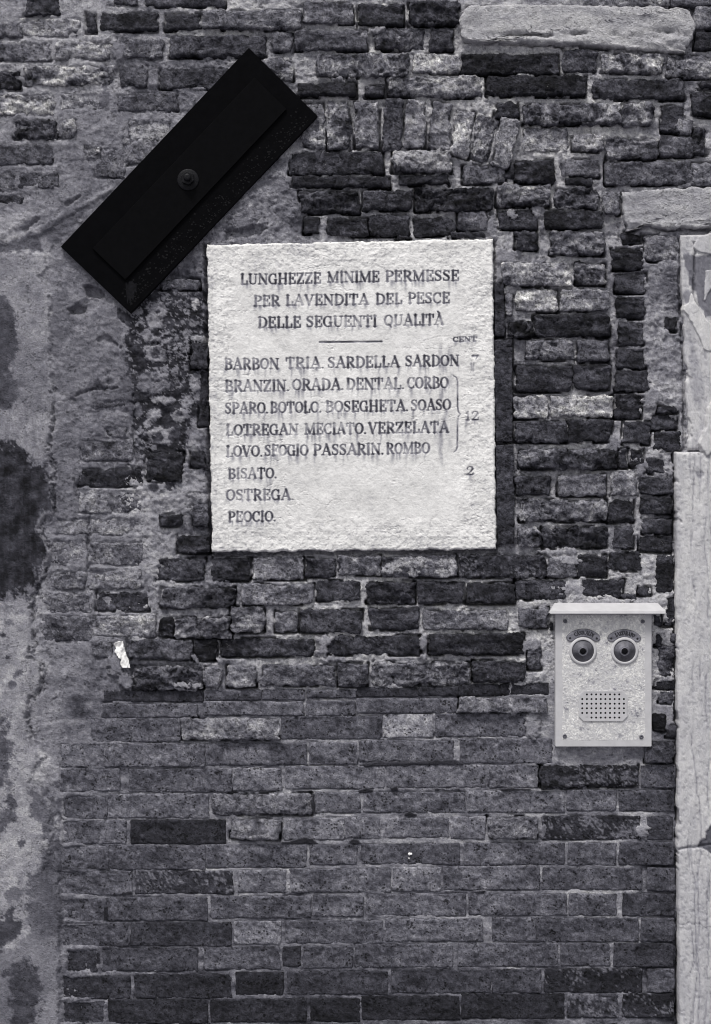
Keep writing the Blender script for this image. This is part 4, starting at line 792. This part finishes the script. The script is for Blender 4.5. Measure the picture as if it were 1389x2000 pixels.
link('nut', prism('nut', ngon(369.5, 353.5, 13.5, 6, .35), 0.027, 0.040, 0.0012), M_bolt, anchor)
link('threaded_rod', lathe('threaded_rod', 369.5, 353, [(7.2, .04), (7.2, .046), (6.2, .048), (3, .0484)], 24), M_bolt, anchor)

# ------------------------------------------------------------------ intercom
M_cream = mat_plain('cream_metal', 184, rough=0.5, spec=0.3, var=0.13, sc=40, bump=0.12)
M_creamd = mat_plain('cream_metal_worn', 182, rough=0.5, spec=0.35, var=0.10, sc=70, bump=0.1)
M_darkg = mat_plain('dark_button', 110, rough=0.42, spec=0.4, var=0.7, sc=60, bump=0.3)
M_blk = mat_plain('dark_void', 22, rough=0.8, spec=0.1, var=0.2)
M_screw = mat_plain('screw_metal', 90, rough=0.4, spec=.5, metal=.3, var=.3, sc=300)
ic = thing('intercom_panel', 'pale metal door intercom with hood, two round buttons and speaker grille', 'intercom')
def rrect(x0, y0, x1, y1, r, n=4):
    P = []
    for cx, cy, a in ((x1-r, y0+r, -90), (x1-r, y1-r, 0), (x0+r, y1-r, 90), (x0+r, y0+r, 180)):
        for k in range(n+1):
            t = math.radians(a+90*k/n); P.append((cx+r*math.cos(t), cy+r*math.sin(t)))
    return P
link('housing', prism('housing', rrect(1083, 1186, 1270, 1456, 2), -0.01, 0.021, 0.0012), M_cream, ic)
# hood: sloping top, small lip
hx = [(1083, 1178), (1284, 1178), (1293.5, 1191), (1293.5, 1197), (1070, 1197), (1070, 1191)]
def PW(x, y, h): return ((x-694.5)/S, -h, CZ+(1000-y)/S)
Vh = [PW(1083, 1177, .004), PW(1284, 1177, .004), PW(1293.5, 1190.5, .047), PW(1070, 1190.5, .047), PW(1293.5, 1196.5, .049), PW(1070, 1196.5, .049), PW(1293.5, 1196.5, .004), PW(1070, 1196.5, .004), PW(1288, 1196.5, .047), PW(1075, 1196.5, .047)]
Fh = [(0, 1, 2, 3), (3, 2, 4, 5), (5, 4, 6, 7), (0, 3, 5, 7), (1, 6, 4, 2), (0, 7, 6, 1)]
link('hood', py_mesh('hood', Vh[:8], Fh, False, 0.0012), M_cream, ic)
# front panel: hammered sheet with a smooth worn border
fx = np.arange(1087, 1267, 1.3); fy = np.arange(1199, 1453.5, 1.3); FX, FY = np.meshgrid(fx, fy)
bord = np.minimum(np.minimum(FX-1087, 1266.5-FX), 1453-FY); inn = sstep(6.5, 9.0, bord)
HF = .0212+.0014*inn*0+(vn(FX/2.6, FY/2.6, 3)-.5)*.0011*inn-(1-inn)*.0006-.0012*np.exp(-((bord-7.5)/1.2)**2)
TF = 196+inn*(8+fbm(FX/26, FY/26, 4, 181)*13+fbm(FX/4, FY/4, 3, 182)*17)+(1-inn)*(-8)
TF -= 55*inn*sstep(.42, .75, fbm(FX/13, FY/13, 4, 184, .65)); TF -= 70*(1-sstep(0, .03, np.abs(fbm(FX/30, FY/24, 3, 186))))*sstep(.2, .4, fbm(FX/26, FY/26, 2, 187))*inn
for (cx_, cy_) in ((1102, 1212), (1252.6, 1212.6), (1101, 1435.6), (1250, 1437)): TF -= 40*np.exp(-((FX-cx_)**2+(FY-cy_)**2)/22)
Xf, Yf, Hf, Tf = plq_ring(FX), plq_ring(FY), plq_ring(HF, .004), plq_ring(TF)
link('front_panel', raw_mesh('front_panel', to_world(Xf, Yf, Hf), grid_faces(*Xf.shape), tone_rgb(Tf)), M_pebble, ic)
for (cx_, cy_) in ((1102, 1212), (1252.6, 1212.6), (1101, 1435.6), (1250, 1437)):
    s_ = link('screw', lathe('screw', cx_, cy_, [(4.0, .0205), (4.0, .0228), (3.0, .0234), (1.4, .0234), (1.3, .0222)], 16), M_screw, ic)
for (cx_, cy_) in ((1136.3, 1270), (1217.3, 1270)):
    bt = link('push_button', lathe('push_button', cx_, cy_, [(27, .0205), (27, .0232), (25.5, .0250), (22.5, .0256), (21.4, .0250), (21.2, .0215)], 48), M_cream, ic)
    link('button_dish', lathe('button_dish', cx_, cy_, [(21.3, .0238), (19.5, .0232), (14, .0222), (10.5, .0220), (9.6, .0236), (8.2, .0242), (7.0, .0232), (6.4, .0222)], 48), M_darkg, bt)
    link('button_nub', lathe('button_nub', cx_, cy_, [(6.0, .0215), (6.0, .0240), (4.6, .0252), (2.2, .0256)], 24), M_blk, bt)
# name plates: curved strips with engraved names
def nameplate(cx_, cy_, txt, tilt, a_l, a_r):
    n = 170; m = 34; r0, r1 = 28.6, 44.5
    s = np.linspace(0, 1, n); t = np.linspace(0, 1, m); Sg, Tg = np.meshgrid(s, t)
    rm = (r0+r1)/2; hw = (r1-r0)/2
    # round ends: half width shrinks over the last hw pixels of arc
    L = math.radians(a_r-a_l)*rm; e = np.minimum(Sg, 1-Sg)*L
    k = np.sqrt(np.clip(1-(1-np.clip(e/hw, 0, 1))**2, 0, 1)); k = np.maximum(k, .12)
    rad = rm+(Tg*2-1)*hw*k; an = np.radians(a_l+(a_r-a_l)*Sg)-math.pi/2
    X = cx_+rad*np.cos(an); Y = cy_+rad*np.sin(an)
    ax_ = np.arange(0, L+1, .5); ay_ = np.arange(0, 2*hw+1, .5); ikk = np.zeros((len(ay_), len(ax_)))
    word(txt, L*.24, L*.80, hw+3.8, hw+3.8, 7.6, ax_, ay_, ikk, None, 1.3)
    for ex in (6.0, L-6.0): raster(ax_, ay_, ikk, [(ex, hw), (ex+.2, hw)], [4.2, 4.2])
    u = Sg*L; v = hw-(Tg*2-1)*hw*k
    I = ikk[np.clip((v/.5).astype(int), 0, len(ay_)-1), np.clip((u/.5).astype(int), 0, len(ax_)-1)]
    rim = 1-sstep(0, 1.6, np.minimum(hw*k-np.abs((Tg*2-1)*hw*k), e))
    H = .0236-.0005*rim-.0005*I; T = 116+fbm(X/8, Y/5, 3, 191)*26-44*rim; T = T*(1-.95*I)+14*.95*I
    Xs, Ys, Hs, Ts = plq_ring(X), plq_ring(Y), plq_ring(H, .003), plq_ring(T)
    F = grid_faces(*Xs.shape)[:, ::-1]
    return link('name_plate', raw_mesh('name_plate', to_world(Xs, Ys, Hs), F, tone_rgb(Ts)), M_pl, ic)
M_pl = mat_stone('name_plate_metal', 600., .1, .4, .1, spec=.5)
nameplate(1137, 1271, 'CASIVALDI', 0, -55, 55)['label'] = 'engraved name plate reading CASIVALDI'
nameplate(1216.5, 1272, 'LAZZARATO', 0, -54, 54)['label'] = 'engraved name plate reading LAZZARATO'
# speaker grille with real holes
Vg = []; Fg = []
def gv(x, y, h): Vg.append(PW(x, y, h)); return len(Vg)-1
gx0, gy0, gp = 1135.0, 1354.4, 8.98; hr = 2.1; seg = 12
for r in range(6):
    for c in range(10):
        if r in (0, 5) and c in (0, 9):
            sx_ = -1 if c == 0 else 1; sy_ = -1 if r == 0 else 1; cx_ = gx0+c*gp; cy_ = gy0+r*gp; q_ = gp/2
            a_, b_, c_ = gv(cx_-sx_*q_, cy_-sy_*q_, .0236), gv(cx_+sx_*q_, cy_-sy_*q_, .0236), gv(cx_-sx_*q_, cy_+sy_*q_, .0236)
            Fg.append((a_, b_, c_) if sx_*sy_ > 0 else (a_, c_, b_)); continue
        cx_, cy_ = gx0+c*gp, gy0+r*gp; q_ = gp/2
        if r == 5 and c == 1: hole = False
        else: hole = True
        sq = []
        for k in range(seg):
            a = 2*math.pi*(k+.5)/seg; mx2 = max(abs(math.cos(a)), abs(math.sin(a))); sq.append(gv(cx_+q_*math.cos(a)/mx2, cy_+q_*math.sin(a)/mx2, .0236))
        cr_ = [gv(cx_+math.copysign(q_, math.cos(2*math.pi*(k+.5)/seg)), cy_+math.copysign(q_, math.sin(2*math.pi*(k+.5)/seg)), .0236) for k in (1, 4, 7, 10)]
        ring_ = [gv(cx_+hr*math.cos(2*math.pi*(k+.5)/seg), cy_+hr*math.sin(2*math.pi*(k+.5)/seg), .0236) for k in range(seg)]
        bk = [gv(cx_+hr*math.cos(2*math.pi*(k+.5)/seg), cy_+hr*math.sin(2*math.pi*(k+.5)/seg), .0225 if not hole else .0216) for k in range(seg)]
        for k in range(seg):
            k2 = (k+1) % seg
            Fg.append((sq[k], ring_[k], ring_[k2], sq[k2])); Fg.append((ring_[k], bk[k], bk[k2], ring_[k2]))
        for ci, k in enumerate((1, 4, 7, 10)):
            # corner fill where the square's corner falls between two rim points
            pass
        if not hole: Fg.append(tuple(reversed(bk)))
mg = bpy.data.meshes.new('speaker_grille'); mg.from_pydata(Vg, [], Fg); mg.update()
link('speaker_grille', mg, M_creamd, ic)
ch = gp/2
goct = [(gx0+ch-.2, gy0-ch-.8), (gx0+9*gp-ch+.2, gy0-ch-.8), (gx0+9*gp+ch+.8, gy0+ch-.2), (gx0+9*gp+ch+.8, gy0+5*gp-ch+.2), (gx0+9*gp-ch+.2, gy0+5*gp+ch+.8), (gx0+ch-.2, gy0+5*gp+ch+.8), (gx0-ch-.8, gy0+5*gp-ch+.2), (gx0-ch-.8, gy0+ch-.2)]
link('speaker_backing', prism('speaker_backing', goct, .0195, .0222), M_blk, ic)
# raised rim so that the pierced sheet has thickness
def rim_mesh(name, outer, inner, h0, h1):
    n = len(outer); V = [PW(*p, h0) for p in outer]+[PW(*p, h1) for p in outer]+[PW(*p, h1) for p in inner]+[PW(*p, h0) for p in inner]; F = []
    for i in range(n):
        k = (i+1) % n; F += [(i, k, n+k, n+i), (n+i, n+k, 2*n+k, 2*n+i), (2*n+i, 2*n+k, 3*n+k, 3*n+i)]
    return py_mesh(name, V, F)
def scale_poly(P, s):
    cx = sum(p[0] for p in P)/len(P); cy = sum(p[1] for p in P)/len(P); return [(cx+(x-cx)*(1+s/abs(x-cx)), cy+(y-cy)*(1+s/abs(y-cy))) for x, y in P]
link('grille_rim', rim_mesh('grille_rim', scale_poly(goct, 1.6), scale_poly(goct, -1.2), .0205, .0240), M_creamd, ic)

# ------------------------------------------------------------------ door jamb
jamb = thing('door_jamb', 'pale veined stone door jamb running down the right edge of the wall', 'door jamb')
def slabpatch(name, pts_quad, h0, tone, seed, kind, step=2.4):
    q = np.array(pts_quad, float); wv = q[:, 0].max()-q[:, 0].min(); hv = q[:, 1].max()-q[:, 1].min()
    n = int(wv/step); m = int(hv/step); U, V_ = np.meshgrid(np.linspace(0, 1, n), np.linspace(0, 1, m))
    X = (q[0, 0]*(1-U)+q[1, 0]*U)*(1-V_)+(q[3, 0]*(1-U)+q[2, 0]*U)*V_; Y = (q[0, 1]*(1-U)+q[1, 1]*U)*(1-V_)+(q[3, 1]*(1-U)+q[2, 1]*U)*V_
    X += fbm(X/30, Y/30, 4, seed)*1.8; Y += fbm(X/30, Y/30, 4, seed+1)*1.5
    de = np.minimum(np.minimum(U, 1-U)*wv, np.minimum(V_, 1-V_)*hv)
    chp = sstep(.24, .42, fbm(X/26, Y/46, 5, seed+9, .7)-de/20); X += chp*2.2*(U < .5)
    H = h0-.0035*chp-.005*(1-np.clip(de/(4+3*fbm(X/20, Y/20, 3, seed+12)), 0, 1))**2+fbm(X/30, Y/120, 4, seed+2)*.0009+fbm(X/5, Y/16, 3, seed+3)*.0003
    T = tone+fbm(X/26, Y/160, 4, seed+4)*6+fbm(X/3.5, Y/24, 3, seed+5)*4+fbm(X/30, Y/36, 6, seed+6, .72)*11
    pz = sstep(.36, .5, fbm(X/5, Y/6, 3, seed+8, .65)); H -= pz*.0012; T -= pz*16
    if kind == 'vein':
        for k in range(8):
            vx = [1352, 1363, 1378, 1384, 1346, 1397, 1412, 1440][k]
            cxk = vx+fbm(Y/70+k*5, Y*0, 4, seed+10+k)*7
            on = sstep(-.15, .2, fbm(Y/90+k*9, Y*0, 3, seed+20+k)+(.15 if k < 3 else -.1)-(.35 if k in (0, 1) else 0)*(1-sstep(1400, 1500, Y)))
            v = np.exp(-((X-cxk)/1.3)**2)*on; H -= v*.0022; T -= v*38
        # crack across and the scar at the right
        cyk = 1656-(X-1325)*.17+fbm(X/14, X*0, 3, 7)*2; v = np.exp(-((Y-cyk)/1.8)**2)*(X < 1402); H -= v*.006; T -= v*40
        cyk = 1801+(X-1325)*.1+fbm(X/10, X*0, 3, 9)*5; v = np.exp(-((Y-cyk)/1.1)**2); H -= v*.002; T -= v*35
        cyk = 1618+fbm(X/20, X*0, 3, 12)*4; v = np.exp(-((Y-cyk)/.9)**2)*(X < 1350); T -= v*22
        d = poly_sdf([(1389, 1606), (1372, 1632), (1364, 1640), (1360, 1652), (1374, 1658), (1389, 1664), (1440, 1664), (1440, 1600)], X, Y)+fbm(X/10, Y/10, 3, 14)*3
        a = 1-sstep(-1.2, 1.2, d); T = T*(1-a)+a*(88+fbm(X/6, Y/6, 3, 15)*12); H -= a*.004
        d = np.hypot(X-1363, Y-928)+fbm(X/8, Y/8, 3, 16)*3; a = 1-sstep(6, 10, d); H -= a*.002; T -= a*38
        T -= 20*(1-sstep(0, 14, X-1316))*sstep(-.3, .4, fbm(X/9, Y/60, 3, 18)); T -= 10*sstep(1500, 2000, Y)
    else:
        st_ = ridge(X/3.2, Y/120, 3, seed+7); H += st_*.0012; T += st_*12-6
        d = poly_sdf([(1334, 500), (1389, 498), (1420, 540), (1420, 620), (1372, 618), (1360, 590), (1350, 560), (1340, 545)], X, Y)+fbm(X/12, Y/16, 4, 30)*6; a = 1-sstep(-2, 2, d); T = T*(1-a)+a*(112+8*fbm(X/5, Y/5, 3, 31))
        d = poly_sdf([(1346, 660), (1360, 700), (1372, 760), (1368, 800), (1352, 780), (1344, 720)], X, Y)+fbm(X/9, Y/20, 3, 33)*4; a = 1-sstep(-3, 3, d); T -= a*22
        d = poly_sdf([(1333, 570), (1345, 566), (1352, 590), (1338, 592)], X, Y)+fbm(X/9, Y/9, 3, 36)*3; a = 1-sstep(-2, 2, d); T -= a*50
        cxk = 1354+fbm(Y/30, Y*0, 3, 34)*3+np.clip((Y-580)*.30, 0, 40); v = np.exp(-((X-cxk)/1.8)**2)*(Y < 640)*(Y > 474); H -= v*.010; T -= v*40
    ring2 = [plq_ring(A) for A in (X, Y)]; Hs = plq_ring(H, .05); Ts = plq_ring(T)
    return raw_mesh(name, to_world(ring2[0], ring2[1], Hs), grid_faces(*Hs.shape), tone_rgb(Ts))
o_ = link('lower_block', slabpatch('lower_block', [(1317, 884), (1560, 884), (1560, 2398), (1326, 2398)], .022, 187, 200, 'vein'), M_jamb, jamb)
o_ = link('upper_block', slabpatch('upper_block', [(1327, 460), (1560, 456), (1560, 880), (1343, 880)], .012, 182, 230, 'strip'), M_jamb, jamb)
# the white coat that still clings to the upper block
def flake(pts, h0, tone, seed):
    P = np.array(pts, float); xs = np.arange(P[:, 0].min()-4, P[:, 0].max()+4, 1.6); ys = np.arange(P[:, 1].min()-4, P[:, 1].max()+4, 1.6); X, Y = np.meshgrid(xs, ys)
    d = poly_sdf(pts, X, Y)+fbm(X/8, Y/8, 4, seed)*2.0
    H = h0-.016*sstep(-1.6, 1.4, d)+fbm(X/12, Y/12, 3, seed+1)*.0005; T = tone+fbm(X/12, Y/18, 4, seed+2)*7+fbm(X/3, Y/3, 2, seed+3)*3
    keep = d < 3.2; m = keep[:-1, :-1] & keep[1:, :-1] & keep[1:, 1:] & keep[:-1, 1:]
    F = grid_faces(*X.shape, mask=m); idx, inv = np.unique(F, return_inverse=True)
    return raw_mesh('paint_flake', to_world(X, Y, H).reshape(-1, 3)[idx], inv.reshape(-1, 4), tone_rgb(T).reshape(-1, 3)[idx])
link('paint_flake', flake([(1348, 568), (1356, 590), (1366, 606), (1376, 620), (1389, 636), (1430, 660), (1430, 720), (1389, 690), (1374, 684), (1364, 668), (1358, 650), (1340, 620), (1332, 606), (1334, 596), (1342, 590)], .0165, 196, 240), M_jamb, jamb)
link('paint_flake', flake([(1389, 780), (1378, 800), (1376, 836), (1366, 854), (1362, 866), (1370, 884), (1376, 892), (1386, 886), (1420, 890), (1440, 780)], .026, 190, 250), M_jamb, jamb)
link('paint_flake', flake([(1360, 462), (1392, 456), (1420, 500), (1388, 500), (1364, 496), (1352, 484)], .0165, 178, 260), M_jamb, jamb)
link('paint_flake', flake([(1376, 530), (1420, 520), (1420, 570), (1386, 566), (1378, 590), (1372, 588), (1373, 556)], .0150, 172, 270), M_jamb, jamb)

# ------------------------------------------------------------------ paper scrap
pp = [(224, 1256), (231, 1252), (241, 1252), (245, 1266), (249, 1278), (253, 1291), (256.5, 1303), (248, 1304), (240, 1303), (236, 1293), (238, 1287), (230, 1280), (226, 1272), (228, 1266)]
xs = np.arange(221, 260, 1.2); ys = np.arange(1249, 1307, 1.2); X, Y = np.meshgrid(xs, ys)
d = poly_sdf(pp, X, Y)+fbm(X/5, Y/5, 3, 301)*.8
H = .0115+ridge(X/9+Y/16, Y/30-X/20, 3, 303)*.0040+fbm(X/7, Y/12, 3, 305)*.0025
keep = d < .6; m = keep[:-1, :-1] & keep[1:, :-1] & keep[1:, 1:] & keep[:-1, 1:]
F = grid_faces(*X.shape, mask=m); Vf = to_world(X, Y, H).reshape(-1, 3); idx, inv = np.unique(F, return_inverse=True)
me = raw_mesh('paper_scrap', Vf[idx], inv.reshape(-1, 4), tone_rgb(np.full(len(idx), 236.)), smooth=False)
M_paper = mat_plain('white_paper', 236, rough=.8, spec=.15, var=.04, bump=.1)
ps = link('paper_scrap', me, M_paper); ps['label'] = 'small crumpled white paper scrap stuck on the bricks at the left'; ps['category'] = 'paper scrap'; ps['kind'] = 'thing'
md = ps.modifiers.new('thickness', 'SOLIDIFY'); md.thickness = .0006

# ------------------------------------------------------------------ pavement below the picture
gxs = np.array([-60., -2, 2, 60]); gys = np.array([-60., -3, -.9, .06])
GVX, GVY = np.meshgrid(gxs, gys)
Vg2 = np.stack([GVX, GVY, np.zeros_like(GVX)], -1)
mep = raw_mesh('pavement', Vg2, grid_faces(4, 4)[:, ::-1], tone_rgb(np.full(GVX.shape, 112.)))
po = link('pavement', mep, M_ground); po['kind'] = 'structure'
print('total', time.time()-T0, 'tris', sum(len(o.data.polygons)*2 for o in COL.objects if o.type == 'MESH'))
